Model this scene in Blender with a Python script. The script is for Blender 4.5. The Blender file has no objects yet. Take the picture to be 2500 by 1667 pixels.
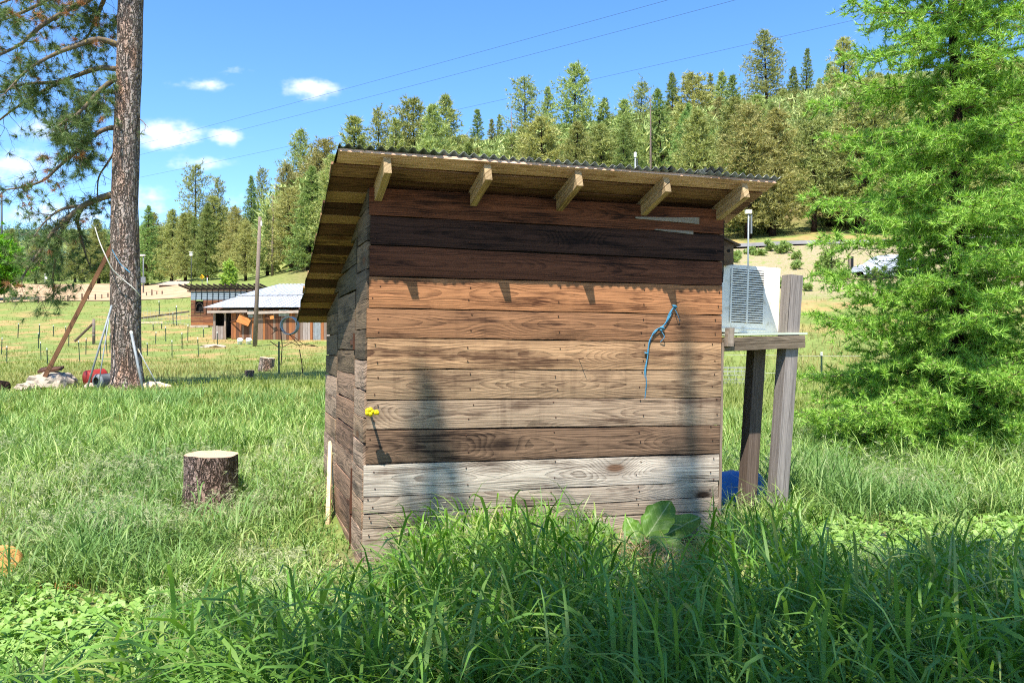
import bpy, math, random
import numpy as np
from mathutils import Vector, Matrix, noise as mnoise

# ------------------------------------------------------------------ camera, sky, sun, exposure
SC = bpy.context.scene
COL = SC.collection
FPX, U0, V0, CAMZ = 1944.0, 1250.0, 850.0, 1.5          # photo pixels: focal length, principal column, eye-level row, eye height
cam = bpy.data.cameras.new('camera')
cam.sensor_width = 36.0
cam.lens = 36.0 * FPX / 2500.0
cam.shift_y = 16.5 / 2500.0
cam.clip_end = 6000.0
camo = bpy.data.objects.new('camera', cam)
camo.location = (0, 0, CAMZ)
camo.rotation_euler = (math.radians(90), 0, 0)
COL.objects.link(camo)
SC.camera = camo

SUN_AZ = math.radians(17.0)      # direction the light travels, clockwise from +Y
SUN_EL = math.radians(61.0)
LH = Vector((math.sin(SUN_AZ), math.cos(SUN_AZ), 0))
LDIR = (LH * math.cos(SUN_EL) - Vector((0, 0, math.sin(SUN_EL)))).normalized()
sun = bpy.data.lights.new('sun', 'SUN')
sun.energy = 4.6
sun.angle = math.radians(0.53)
sun.color = (1.0, 0.955, 0.88)
suno = bpy.data.objects.new('sun', sun)
suno.rotation_euler = LDIR.to_track_quat('-Z', 'Y').to_euler()
suno.location = (0, 0, 60)
COL.objects.link(suno)
SC.view_settings.view_transform = 'Standard'
SC.view_settings.look = 'None'
SC.view_settings.gamma = 1.0
SC.view_settings.use_curve_mapping = False
SC.view_settings.exposure = 1.1
SC.cycles.max_bounces = 4
SC.cycles.diffuse_bounces = 2
SC.cycles.transmission_bounces = 3
SC.cycles.transparent_max_bounces = 6
SC.cycles.caustics_reflective = False
SC.cycles.caustics_refractive = False
SC.cycles.sample_clamp_indirect = 6.0
SC.cycles.filter_width = 1.1
SC.cycles.use_denoising = False
SC.cycles.adaptive_threshold = 0.006

# ------------------------------------------------------------------ node helper
class G:
    def __init__(s, nt):
        s.nt = nt
    def n(s, typ, ins=None, **kw):
        nd = s.nt.nodes.new(typ)
        for k, v in kw.items():
            setattr(nd, k, v)
        if ins:
            for k, v in ins.items():
                s.put(nd.inputs[k], v)
        return nd
    def put(s, sock, v):
        if v is None:
            return
        if isinstance(v, bpy.types.NodeSocket):
            s.nt.links.new(v, sock)
        else:
            if isinstance(v, (tuple, list)) and len(v) == 3 and sock.type == 'RGBA':
                v = (*v, 1)
            sock.default_value = v
    def m(s, op, a, b=None, c=None, clamp=False):
        nd = s.n('ShaderNodeMath', operation=op, use_clamp=clamp)
        s.put(nd.inputs[0], a)
        if b is not None: s.put(nd.inputs[1], b)
        if c is not None: s.put(nd.inputs[2], c)
        return nd.outputs[0]
    def add(s, a, b): return s.m('ADD', a, b)
    def sub(s, a, b): return s.m('SUBTRACT', a, b)
    def mul(s, a, b): return s.m('MULTIPLY', a, b)
    def div(s, a, b): return s.m('DIVIDE', a, b)
    def mad(s, a, b, c): return s.m('MULTIPLY_ADD', a, b, c)
    def sm(s, x, lo, hi, tlo=0.0, thi=1.0):
        nd = s.n('ShaderNodeMapRange', interpolation_type='SMOOTHSTEP')
        for k, v in zip(range(5), (x, lo, hi, tlo, thi)): s.put(nd.inputs[k], v)
        return nd.outputs[0]
    def xyz(s, x=0.0, y=0.0, z=0.0):
        nd = s.n('ShaderNodeCombineXYZ')
        for k, v in zip(range(3), (x, y, z)): s.put(nd.inputs[k], v)
        return nd.outputs[0]
    def sep(s, v):
        nd = s.n('ShaderNodeSeparateXYZ'); s.put(nd.inputs[0], v)
        return nd.outputs[0], nd.outputs[1], nd.outputs[2]
    def vmul(s, v, t):
        nd = s.n('ShaderNodeVectorMath', operation='MULTIPLY'); s.put(nd.inputs[0], v); s.put(nd.inputs[1], t)
        return nd.outputs[0]
    def vadd(s, v, t):
        nd = s.n('ShaderNodeVectorMath', operation='ADD'); s.put(nd.inputs[0], v); s.put(nd.inputs[1], t)
        return nd.outputs[0]
    def noise(s, v, scale=1.0, detail=3.0, rough=0.5, dist=0.0, col=False):
        nd = s.n('ShaderNodeTexNoise', {'Vector': v, 'Scale': scale, 'Detail': detail, 'Roughness': rough, 'Distortion': dist})
        return nd.outputs[1 if col else 0]
    def vor(s, v, scale=1.0, feature='F1', rnd=1.0):
        nd = s.n('ShaderNodeTexVoronoi', {'Vector': v, 'Scale': scale, 'Randomness': rnd}, feature=feature)
        return nd
    def mix(s, f, a, b, blend='MIX'):
        nd = s.n('ShaderNodeMix', data_type='RGBA', blend_type=blend)
        s.put(nd.inputs[0], f); s.put(nd.inputs[6], a); s.put(nd.inputs[7], b)
        return nd.outputs[2]
    def fmix(s, f, a, b):
        nd = s.n('ShaderNodeMix', data_type='FLOAT')
        s.put(nd.inputs[0], f); s.put(nd.inputs[2], a); s.put(nd.inputs[3], b)
        return nd.outputs[0]
    def ramp(s, f, stops):
        nd = s.n('ShaderNodeValToRGB'); s.put(nd.inputs[0], f)
        el = nd.color_ramp.elements
        while len(el) < len(stops): el.new(0.5)
        for e, (p, c) in zip(el, stops):
            e.position = p; e.color = (*c, 1)
        return nd.outputs[0]
    def hsv(s, c, h=0.5, sat=1.0, v=1.0):
        nd = s.n('ShaderNodeHueSaturation', {'Hue': h, 'Saturation': sat, 'Value': v, 'Color': c})
        return nd.outputs[0]
    def bump(s, h, strength=0.5, dist=0.01):
        nd = s.n('ShaderNodeBump', {'Height': h, 'Strength': strength, 'Distance': dist})
        return nd.outputs[0]
    def obj(s): return s.n('ShaderNodeTexCoord').outputs['Object']
    def pos(s): return s.n('ShaderNodeNewGeometry').outputs['Position']
    def rnd(s): return s.n('ShaderNodeObjectInfo').outputs['Random']
    def attr(s, name, typ='OBJECT'):
        return s.n('ShaderNodeAttribute', attribute_type=typ, attribute_name=name)

def lin(r, g, b):
    f = lambda c: (c / 255.0 / 12.92) if c / 255.0 <= 0.04045 else ((c / 255.0 + 0.055) / 1.055) ** 2.4
    return (f(r), f(g), f(b))

# ------------------------------------------------------------------ world: clear sky with small fair-weather clouds
def uv_dir(u, v): return ((u - U0) / FPX, (V0 - v) / FPX)
W = bpy.data.worlds.new('World')
SC.world = W
W.use_nodes = True
wn = W.node_tree
wn.nodes.clear()
g = G(wn)
sky = g.n('ShaderNodeTexSky', sky_type='NISHITA', sun_disc=False)
sky.sun_elevation = SUN_EL
sky.sun_rotation = SUN_AZ + math.pi
sky.altitude = 800.0
sky.air_density = 1.0
sky.dust_density = 0.3
sky.ozone_density = 3.0
dirv = g.n('ShaderNodeTexCoord').outputs['Generated']
dx, dy, dz = g.sep(dirv)
ys = g.m('MAXIMUM', dy, 0.02)
ca = g.div(dx, ys); cb = g.div(dz, ys)
nz1 = g.noise(g.xyz(g.mul(ca, 1.0), g.mul(cb, 1.7), 3.0), 11.0, 5.0, 0.62)
nz2 = g.noise(g.xyz(ca, g.mul(cb, 1.5), 7.0), 38.0, 2.0, 0.6)
dens = None
for (u, v, ru, rv, amp) in [(392, 330, 105, 34, 1.0), (552, 334, 50, 26, .85), (745, 218, 88, 30, .72), (500, 208, 90, 17, .68), (580, 174, 50, 17, .6),
                            (45, 405, 105, 46, .9), (110, 315, 110, 32, .6), (345, 495, 75, 42, .85), (470, 398, 95, 22, .65), (150, 530, 170, 40, .65),
                            (575, 485, 80, 25, .45), (-450, 350, 320, 80, 1.0)]:
    a0, b0 = uv_dir(u, v)
    da = g.div(g.sub(ca, a0), ru / FPX); db = g.div(g.sub(cb, b0), rv / FPX)
    e = g.m('EXPONENT', g.mul(g.add(g.mul(da, da), g.mul(db, db)), -1.0))
    e = g.mul(e, amp)
    dens = e if dens is None else g.m('MAXIMUM', dens, e)
cl = g.add(dens, g.mul(g.sub(nz1, 0.5), 2.3))
cl = g.add(cl, g.mul(g.sub(nz2, 0.5), 1.0))
cl = g.mul(g.mul(g.sm(cl, 0.18, 1.15), .93), g.sm(dens, 0.03, 0.5))
cl = g.mul(cl, g.sm(dy, 0.03, 0.1))
skyc = g.hsv(sky.outputs[0], 0.503, 1.22, 1.0)
tint = g.mix(1.0, skyc, (0.98, 1.0, 1.03), 'MULTIPLY')
cloudc = g.mix(cl, tint, (4.7, 4.85, 5.25))
bg = g.n('ShaderNodeBackground', {'Color': cloudc, 'Strength': 0.142})
W.cycles.sampling_method = 'NONE'
out = g.n('ShaderNodeOutputWorld', {'Surface': bg.outputs[0]})

# ------------------------------------------------------------------ mesh helpers
R = random.Random(7)
RN = np.random.default_rng(11)

def mesh_of(name, V, F, mat=None, smooth=False):
    me = bpy.data.meshes.new(name)
    if isinstance(F, np.ndarray):
        V = np.asarray(V, np.float32).reshape(-1, 3)
        k = F.shape[1]; nf = len(F)
        me.vertices.add(len(V)); me.vertices.foreach_set('co', V.ravel())
        me.loops.add(nf * k); me.loops.foreach_set('vertex_index', F.astype(np.int32).ravel())
        me.polygons.add(nf)
        me.polygons.foreach_set('loop_start', np.arange(0, nf * k, k, dtype=np.int32))
        me.update(calc_edges=True)
    else:
        me.from_pydata([tuple(v) for v in V], [], F)
    if smooth:
        me.polygons.foreach_set('use_smooth', np.ones(len(me.polygons), bool))
    if mat: me.materials.append(mat)
    return me

def link(name, me, parent=None, loc=None, rot=None, M=None):
    o = bpy.data.objects.new(name, me)
    COL.objects.link(o)
    if M is not None: o.matrix_basis = M
    if loc is not None: o.location = loc
    if rot is not None: o.rotation_euler = rot
    if parent is not None: o.parent = parent
    return o

def tag(o, label=None, cat=None, group=None, kind=None):
    if label: o['label'] = label
    if cat: o['category'] = cat
    if group: o['group'] = group
    if kind: o['kind'] = kind
    return o

def thing(name, loc, label, cat, group=None, rz=0.0):
    o = bpy.data.objects.new(name, None)
    o.empty_display_size = 0.1
    COL.objects.link(o)
    o.location = loc; o.rotation_euler = (0, 0, rz)
    return tag(o, label, cat, group)

def copy_tree(src, parent=None):
    c = src.copy(); COL.objects.link(c); c.parent = parent
    for ch in src.children: copy_tree(ch, c)
    return c

class MB:
    """collects simple solids into one mesh"""
    def __init__(s): s.v = []; s.f = []
    def addvf(s, V, F):
        b = len(s.v)
        s.v += [tuple(p) for p in V]
        s.f += [[i + b for i in f] for f in F]
        return s
    def box(s, x0, x1, y0, y1, z0, z1):
        V = [(x0,y0,z0),(x1,y0,z0),(x1,y1,z0),(x0,y1,z0),(x0,y0,z1),(x1,y0,z1),(x1,y1,z1),(x0,y1,z1)]
        return s.addvf(V, [[3,2,1,0],[4,5,6,7],[0,1,5,4],[1,2,6,5],[2,3,7,6],[3,0,4,7]])
    def bar(s, p0, p1, w, h, up=(0,0,1)):
        p0, p1 = Vector(p0), Vector(p1)
        x = (p1 - p0).normalized(); y = Vector(up).cross(x)
        if y.length < 1e-4: y = Vector((1,0,0)).cross(x)
        y.normalize(); z = x.cross(y)
        V = []
        for p in (p0, p1):
            for a, b in ((-1,-1),(1,-1),(1,1),(-1,1)):
                V.append(p + y*(a*w/2) + z*(b*h/2))
        return s.addvf(V, [[3,2,1,0],[4,5,6,7],[0,1,5,4],[1,2,6,5],[2,3,7,6],[3,0,4,7]])
    def tube(s, pts, rad, n=8, cap=True, jit=0.0):
        V, F = tube(pts, rad, n, cap, jit)
        return s.addvf(V, F)
    def build(s, name, mat, parent=None, smooth=False, loc=None, rot=None, bevel=0.0):
        me = mesh_of(name, s.v, s.f, mat, smooth)
        o = link(name, me, parent, loc, rot)
        if bevel:
            md = o.modifiers.new('bevel', 'BEVEL'); md.width = bevel; md.segments = 2; md.limit_method = 'ANGLE'
        return o

def tube(pts, rad, n=8, cap=True, jit=0.0):
    pts = [Vector(p) for p in pts]
    if not hasattr(rad, '__len__'): rad = [rad] * len(pts)
    V, F = [], []
    prev = None
    for i, p in enumerate(pts):
        d = (pts[min(i+1, len(pts)-1)] - pts[max(i-1, 0)])
        if d.length < 1e-9: d = Vector((0,0,1))
        d.normalize()
        if prev is None:
            a = Vector((1,0,0)) if abs(d.x) < .8 else Vector((0,1,0))
            prev = (a - d * a.dot(d)).normalized()
        else:
            prev = (prev - d * prev.dot(d))
            prev = prev.normalized() if prev.length > 1e-6 else d.orthogonal().normalized()
        q = d.cross(prev)
        for k in range(n):
            t = 2*math.pi*k/n
            r = rad[i] * (1 + (R.uniform(-jit, jit) if jit else 0))
            V.append(p + prev*(math.cos(t)*r) + q*(math.sin(t)*r))
    for i in range(len(pts)-1):
        for k in range(n):
            a = i*n+k; b = i*n+(k+1) % n
            F.append([a, b, b+n, a+n])
    if cap:
        F.append(list(range(n))[::-1]); F.append([(len(pts)-1)*n+k for k in range(n)])
    return V, F

def lathe(prof, n=16, cap=True):
    V, F = [], []
    for r, z in prof:
        for k in range(n):
            t = 2*math.pi*k/n
            V.append((r*math.cos(t), r*math.sin(t), z))
    for i in range(len(prof)-1):
        for k in range(n):
            a = i*n+k; b = i*n+(k+1) % n
            F.append([a, b, b+n, a+n])
    if cap:
        F.append(list(range(n))[::-1]); F.append([(len(prof)-1)*n+k for k in range(n)])
    return V, F

# ------------------------------------------------------------------ terrain height
YN = np.array([0, 4, 6, 9, 13, 18, 24, 30, 38, 48, 55, 60, 62, 68, 75, 90, 105, 120, 140, 180, 250, 400, 700, 1100, 2500], float)
def zv(Y, v): return CAMZ + (V0 - v) / FPX * Y
def colz(pairs):
    p = sorted(pairs.items())
    return np.interp(YN, [a for a, b in p], [b for a, b in p])
L_ = {0: 0, 4: .0, 6: .03, 9: .28, 13: .48, 18: .62, 24: .66, 30: .68, 38: .75, 48: .95, 62: 2.0, 75: 4.0,
      90: zv(90, 742), 105: zv(105, 722), 120: zv(120, 706), 140: zv(140, 694), 180: zv(180, 688), 250: zv(250, 685), 400: zv(400, 660), 700: zv(700, 585), 1100: zv(1100, 560), 2500: zv(2500, 600)}
M_ = dict(L_); M_.update({90: zv(90, 728), 105: zv(105, 692), 120: zv(120, 684), 140: zv(140, 672), 180: zv(180, 655), 250: zv(250, 630), 400: zv(400, 600), 700: zv(700, 575), 1100: zv(1100, 550)})
N_ = dict(L_); N_.update({75: zv(75, 772), 90: zv(90, 708), 105: zv(105, 655), 120: zv(120, 645), 140: zv(140, 625), 180: zv(180, 590), 250: zv(250, 540), 400: zv(400, 480), 700: zv(700, 470), 1100: zv(1100, 520)})
O_ = {0: 0, 6: 0, 9: .05, 13: .1, 18: .2, 24: .3, 30: .5, 38: 1.0, 48: 2.2, 55: 3.5, 62: 5.2, 75: 8.5, 90: zv(90, 625), 105: zv(105, 600), 140: zv(140, 520), 180: zv(180, 450), 250: zv(250, 370), 400: zv(400, 330), 700: zv(700, 400), 1100: zv(1100, 480), 2500: zv(2500, 600)}
P_ = {0: 0, 6: 0, 9: 0, 13: 0, 18: .05, 24: .25, 30: .9, 38: 2.3, 48: 4.9, 55: zv(55, 648), 60: zv(60, 608), 62: zv(62, 607), 68: zv(60, 607) + .1, 75: zv(75, 592), 90: zv(90, 565), 105: zv(105, 520), 140: zv(140, 435), 180: zv(180, 365), 250: zv(250, 290), 400: zv(400, 250), 700: zv(700, 340), 1100: zv(1100, 450), 2500: zv(2500, 600)}
Q_ = dict(P_); Q_.update({55: zv(55, 640), 60: zv(60, 596), 62: zv(62, 595), 68: zv(60, 595) + .1, 75: zv(75, 580), 90: zv(90, 550), 105: zv(105, 500), 140: zv(140, 410), 180: zv(180, 330), 250: zv(250, 245), 400: zv(400, 200), 700: zv(700, 300)})
T_ = dict(Q_); T_.update({60: zv(60, 585), 62: zv(62, 584), 68: zv(60, 584) + .1, 140: zv(140, 390), 180: zv(180, 300), 250: zv(250, 210), 400: zv(400, 160)})
UC = np.array([0, 330, 560, 800, 1250, 1750, 2100, 2500], float)
TZ = np.array([colz(c) for c in (L_, L_, M_, N_, O_, P_, Q_, T_)])
from functools import lru_cache
def terr(X, Y):
    Yc = max(Y, 0.0)
    u = U0 + FPX * X / max(Yc, 1.5)
    u = min(max(u, UC[0]), UC[-1])
    i = int(np.searchsorted(UC, u, 'right')) - 1; i = min(max(i, 0), len(UC)-2)
    t = (u - UC[i]) / (UC[i+1] - UC[i]); t = t*t*(3-2*t)
    j = int(np.searchsorted(YN, Yc, 'right')) - 1; j = min(max(j, 0), len(YN)-2)
    s = min(1.0, (Yc - YN[j]) / (YN[j+1] - YN[j]))
    a = TZ[i][j]*(1-s) + TZ[i][j+1]*s
    b = TZ[i+1][j]*(1-s) + TZ[i+1][j+1]*s
    z = a*(1-t) + b*t
    amp = 0.03 + 0.0022 * min(Yc, 400)
    if Yc > 6: z += amp * min(1, (Yc-6)/10) * mnoise.noise(Vector((X*.13, Y*.13, 0))) * .8
    z += 0.02 * mnoise.noise(Vector((X*.9, Y*.9, 3)))
    return z
def at(u, v, Y): return Vector(((u-U0)/FPX*Y, Y, CAMZ + (V0-v)/FPX*Y))
def on(u, Y):
    X = (u-U0)/FPX*Y
    return Vector((X, Y, terr(X, Y)))
def ground(u, v, ymin=3.0, ymax=400.0):
    Y = ymin
    while Y < ymax:
        p = at(u, v, Y)
        if p.z <= terr(p.x, p.y): return Vector((p.x, p.y, terr(p.x, p.y)))
        Y *= 1.004
    return on(u, ymax)
# ------------------------------------------------------------------ materials
def newmat(name):
    m = bpy.data.materials.new(name); m.use_nodes = True
    m.node_tree.nodes.clear()
    return m, G(m.node_tree)
def finish(g, col, rough=0.8, normal=None, metal=0.0, spec=0.3, extra=None):
    b = g.n('ShaderNodeBsdfPrincipled', {'Base Color': col, 'Roughness': rough, 'Metallic': metal, 'Specular IOR Level': spec})
    if normal is not None: g.put(b.inputs['Normal'], normal)
    g.n('ShaderNodeOutputMaterial', {'Surface': b.outputs[0]})
    return b

def simple(name, col, rough=0.7, metal=0.0, var=0.25, scale=8.0, bump=0.0, dirt=None, spec=0.3):
    m, g = newmat(name)
    p = g.obj()
    n = g.noise(p, scale, 5, 0.6)
    c = g.mix(1.0, col, g.ramp(n, [(0.25, (1-var,)*3), (0.75, (1+var*.6,)*3)]), 'MULTIPLY')
    if dirt:
        d = g.noise(p, scale*2.7, 6, 0.65)
        c = g.mix(g.sm(d, 0.52, 0.68), c, dirt)
    nm = g.bump(n, bump, 0.01) if bump else None
    finish(g, c, rough, nm, metal, spec)
    return m

def wood_mat(name, streak=0.35, ring=0.0085, knots=1.0, blotch=.7, hamp=.26, gm=1.0):
    """weathered sawn board; grain runs along object X, width along Z; colours are properties of the object"""
    m, g = newmat(name)
    p = g.obj()
    sd = g.attr('wseed').outputs['Fac']
    c1 = g.attr('wc1').outputs['Color']; c2 = g.attr('wc2').outputs['Color']
    x, y, z = g.sep(p)
    z = g.add(z, g.mul(y, .83))
    so = g.mul(sd, 13.7)
    xs = g.add(x, g.mul(sd, 5.3))
    wob = g.sub(g.noise(g.xyz(g.mul(xs, 1.0), so, g.mul(z, 3.0)), 1.0, 2.0, .5), .5)
    wob2 = g.sub(g.noise(g.xyz(g.mul(xs, 5.0), so, g.mul(z, 14.0)), 1.0, 2.0, .5), .5)
    kn = g.vor(g.xyz(g.mul(xs, 1.45), so, g.mul(g.add(z, .04), 3.6)), 1.0, 'F1', 1.0)
    kd = kn.outputs['Distance']
    kc = g.sep(kn.outputs['Color'])[0]
    kon = g.mul(g.sm(kc, 0.34, 0.42), knots)
    kin = g.mul(g.sm(kd, 0.46, 0.0), kon)
    h = g.mad(g.noise(g.xyz(g.mul(xs, .55), g.add(so, 4.0), 0.0), 1.0, 2.0, .5), hamp, -.05)
    zz = g.add(g.add(z, -.09), g.mul(wob, .075))
    d = g.m('SQRT', g.add(g.mul(zz, zz), g.mul(h, h)))
    d = g.add(d, g.mul(wob2, .010))
    d = g.add(d, g.mul(kin, .06))
    fr = g.m('FRACT', g.div(d, ring))
    saw = g.sm(fr, 0.25, 0.92)
    grain = g.mul(saw, g.sm(fr, 1.0, 0.93))
    fib = g.noise(g.xyz(g.mul(xs, 5.0), so, g.mul(z, 240.0)), 1.0, 3.0, .6)
    fib2 = g.noise(g.xyz(g.mul(xs, 1.4), so, g.mul(g.add(z, g.mul(wob, .03)), 85.0)), 1.0, 4.0, .65)
    crack = g.sm(g.noise(g.xyz(g.mul(xs, 1.3), g.add(so, 9.0), g.mul(z, 46.0)), 1.0, 2.0, .5), 0.705, 0.75)
    blot = g.noise(g.xyz(g.mul(xs, 1.5), so, g.mul(z, 7.5)), 1.0, 6.0, .66)
    strk = g.noise(g.xyz(g.mul(xs, 15.0), g.mul(so, .1), g.mul(z, .8)), 1.0, 4.0, .6)
    f = g.mad(grain, g.mad(g.noise(g.xyz(g.mul(xs, 2.2), so, g.mul(z, 9.0)), 1.0, 2.0, .5), .72*gm, .4*(1-gm)), g.mul(g.sm(fib2, .38, .68), .6))
    f = g.add(f, g.mul(g.sm(blot, .47, .68), blotch))
    f = g.sub(f, .08)
    f = g.add(f, g.mul(g.mul(g.sm(strk, .52, .68), g.attr('wstr').outputs['Fac']), streak))
    f = g.m('MINIMUM', g.m('MAXIMUM', f, 0.0), 1.0)
    c = g.mix(f, c1, c2)
    pale = g.mix(1.0, c1, (1.45, 1.42, 1.4), 'MULTIPLY')
    c = g.mix(g.mul(g.sm(fib, .5, .72), .55), c, pale)
    ksp = g.mul(g.sm(kd, .15, .07), kon)
    c = g.mix(g.mul(g.mul(g.sm(kd, .34, .12), kon), .55), c, c2)
    c = g.mix(ksp, c, g.mix(g.sm(kc, .6, .8), (0.035, 0.02, 0.012), g.mix(.4, c2, (0.22, 0.09, 0.035))))
    c = g.mix(g.mul(crack, .85), c, (0.018, 0.012, 0.009))
    edge = g.m('ADD', 0.0, g.sm(fib, .2, .8))
    hgt = g.add(g.mul(grain, -.5), g.add(g.mul(fib2, .5), g.mul(edge, .3)))
    hgt = g.sub(hgt, g.mul(crack, 2.5))
    nm = g.bump(hgt, .8, .0035)
    finish(g, c, .85, nm, 0, .15)
    return m

M_WOOD = wood_mat('weathered_wood')
M_WOODP = wood_mat('weathered_wood_plain', .15, .007, .35, .5, .12)

M_WOODV = wood_mat('post_wood', 0.0, .007, .0, .15, .012, 0.0)

def bark_mat(name, plate, crack, orange, sx=10.0, sz=3.2, dist=.03):
    m, g = newmat(name)
    p = g.obj()
    w = g.noise(p, 2.5, 3, .5, col=True)
    q = g.vadd(g.vmul(p, (sx, sx, sz)), g.vmul(w, (1.2, 1.2, 1.2)))
    r1 = g.m('ABSOLUTE', g.sub(g.noise(q, 1.0, 3, .55), .5))
    r2 = g.m('ABSOLUTE', g.sub(g.noise(g.vmul(q, (.6, .6, 2.2)), 1.3, 2, .5), .5))
    e = g.m('MINIMUM', g.mul(r1, 1.0), g.mul(r2, 1.8))
    n = g.noise(g.vmul(p, (1, 1, .5)), 46.0, 5, .7)
    big = g.noise(g.vmul(p, (1.6, 1.6, .6)), 1.3, 3, .5)
    c = g.mix(g.sm(n, .3, .7), g.mix(1.0, plate, (.55, .55, .55), 'MULTIPLY'), g.mix(1.0, plate, (1.45, 1.43, 1.4), 'MULTIPLY'))
    c = g.mix(g.mul(g.sm(g.noise(q, .6, 3, .6), .5, .62), .3), c, orange)
    c = g.mix(g.mul(g.sm(big, .54, .68), .5), c, orange)
    c = g.mix(g.mul(g.sm(e, .055, .01), .9), c, crack)
    hgt = g.add(g.sm(e, 0, .12), g.mul(n, .35))
    finish(g, c, .9, g.bump(hgt, 1.0, dist), 0, .1)
    return m
M_BARK = bark_mat('ponderosa_bark', lin(172, 156, 144), lin(58, 47, 41), lin(184, 130, 94), 11.0, 2.4, .06)
M_STUMPBARK = bark_mat('stump_bark', lin(156, 134, 122), lin(50, 38, 32), lin(150, 118, 98), 26.0, 6.0, .03)
M_DARKBARK = bark_mat('dark_bark', lin(66, 52, 44), lin(22, 17, 14), lin(84, 60, 44), 5.0, 2.0, .05)
M_TWIG = simple('branch_bark', lin(112, 98, 82), .9, 0, .4, 6.0, .3, lin(150, 128, 52))
M_DEADTWIG = simple('dead_twig', lin(96, 82, 70), .9, 0, .4, 9.0)

def leaf_mat(name, cols, transl=0.35, hue=0.03, val=0.35, pscale=0.0, pcol=None, rough=.55, spec=.25, attr=None):
    """thin foliage: diffuse plus light passing through; colour varies per piece and from place to place"""
    m, g = newmat(name)
    r = g.rnd()
    isl = g.n('ShaderNodeNewGeometry').outputs['Random Per Island']
    c = g.ramp(isl, [(i/(len(cols)-1) if len(cols) > 1 else 0, k) for i, k in enumerate(cols)])
    c = g.hsv(c, g.mad(g.sub(r, .5), hue, .5), 1.0, g.mad(g.sub(r, .5), val, 1.0))
    if pscale:
        n = g.noise(g.pos(), pscale, 3, .55)
        c = g.mix(g.sm(n, .45, .68), c, pcol)
    b = g.n('ShaderNodeBsdfPrincipled', {'Base Color': c, 'Roughness': rough, 'Specular IOR Level': spec})
    t = g.n('ShaderNodeBsdfTranslucent', {'Color': g.hsv(c, .49, 1.1, 1.25)})
    mx = g.n('ShaderNodeMixShader', {0: transl, 1: b.outputs[0], 2: t.outputs[0]})
    g.n('ShaderNodeOutputMaterial', {'Surface': mx.outputs[0]})
    return m

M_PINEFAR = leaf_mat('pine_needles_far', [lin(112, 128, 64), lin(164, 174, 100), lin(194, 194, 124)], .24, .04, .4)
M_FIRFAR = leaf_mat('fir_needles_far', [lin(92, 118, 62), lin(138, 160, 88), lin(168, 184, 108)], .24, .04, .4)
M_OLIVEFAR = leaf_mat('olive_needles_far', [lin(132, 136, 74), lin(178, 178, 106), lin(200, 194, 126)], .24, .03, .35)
M_BLUEFAR = leaf_mat('fir_needles_distant', [lin(80, 103, 82), lin(103, 125, 96)], .15, .03, .4)  # bluish haze of the far hills is put into the needle colour
M_PINENEAR = leaf_mat('pine_needles_near', [lin(76, 100, 54), lin(104, 128, 72), lin(136, 150, 94)], .28, 0, 0)
M_DEADNEEDLE = leaf_mat('pine_needles_dead', [lin(168, 116, 73), lin(199, 147, 100), lin(134, 94, 62)], .2, 0, 0)
M_LARCH = leaf_mat('larch_needles', [lin(92, 136, 48), lin(144, 188, 74), lin(190, 220, 110)], .30, 0, 0)
M_SAPLEAF = leaf_mat('sapling_leaves', [lin(147, 176, 78), lin(179, 201, 103)], .4, 0, 0)
M_MAPLE = leaf_mat('broadleaf_leaves', [lin(94, 147, 44), lin(129, 181, 62)], .4, 0, 0)
M_SHRUB = leaf_mat('shrub_leaves', [lin(125, 150, 78), lin(161, 179, 103)], .35, 0, 0)
M_GRASS_TALL = leaf_mat('tall_grass_blades', [lin(62, 102, 30), lin(100, 142, 48), lin(136, 170, 74), lin(112, 148, 56), lin(180, 176, 108)], .36, .03, .45, .6, lin(110, 148, 66), .42, .32)
M_GRASS_FINE = leaf_mat('fine_grass_blades', [lin(80, 112, 44), lin(116, 148, 64), lin(160, 186, 98), lin(190, 198, 128)], .30, .035, .5, .45, lin(108, 142, 74), .5, .3)
M_SEED = leaf_mat('grass_seed_heads', [lin(176, 186, 130), lin(206, 208, 166)], .35, .02, .2, 0, None, .6, .2)
M_PASTURE = leaf_mat('pasture_blades', [lin(96, 122, 48), lin(130, 150, 66), lin(160, 168, 88)], .32, .04, .45, .11, lin(160, 146, 88), .5, .3)
M_WEED = leaf_mat('weed_leaves', [lin(116, 158, 66), lin(148, 184, 92), lin(170, 200, 120)], .35, .03, .25)
M_DRY = leaf_mat('dry_stalks', [lin(197, 163, 116), lin(219, 188, 138)], .2, .02, .3)

def metal_mat(name, col, rust=0.0, rough=.45, rustcol=lin(120, 66, 36), met=.7):
    m, g = newmat(name)
    p = g.obj()
    n = g.noise(p, 6.0, 5, .6); s = g.noise(g.vmul(p, (9, .7, 9)), 1.0, 4, .6)
    c = g.mix(1.0, col, g.ramp(n, [(.3, (.72,)*3), (.7, (1.15,)*3)]), 'MULTIPLY')
    c = g.mix(g.mul(g.sm(s, .55-rust*.3, .75), min(1, rust*1.6)), c, rustcol)
    finish(g, c, g.mad(n, .25, rough-.1), g.bump(n, .1, .01), met, .4)
    return m
M_GALV = metal_mat('galvanised_roofing', lin(150, 152, 150), .25, .5, lin(112, 96, 82), .35)
M_MOSSMETAL = metal_mat('mossy_roofing_edge', lin(92, 98, 74), .3, .7, lin(70, 62, 44), .15)
M_TPOST = simple('green_steel_post', lin(52, 74, 56), .6, .2, .3, 20)
M_TTIP = simple('white_post_tip', lin(228, 226, 206), .6, 0, .1, 20)
M_PIPE = metal_mat('steel_pipe', lin(142, 148, 148), .2, .6, lin(120, 66, 36), .2)
M_RUST = simple('rusty_steel', lin(92, 60, 44), .8, .3, .4, 14, .3, lin(60, 42, 34))
M_FENCEPOST = simple('fence_post_wood', lin(92, 76, 62), .9, 0, .35, 5, .3)
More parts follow.
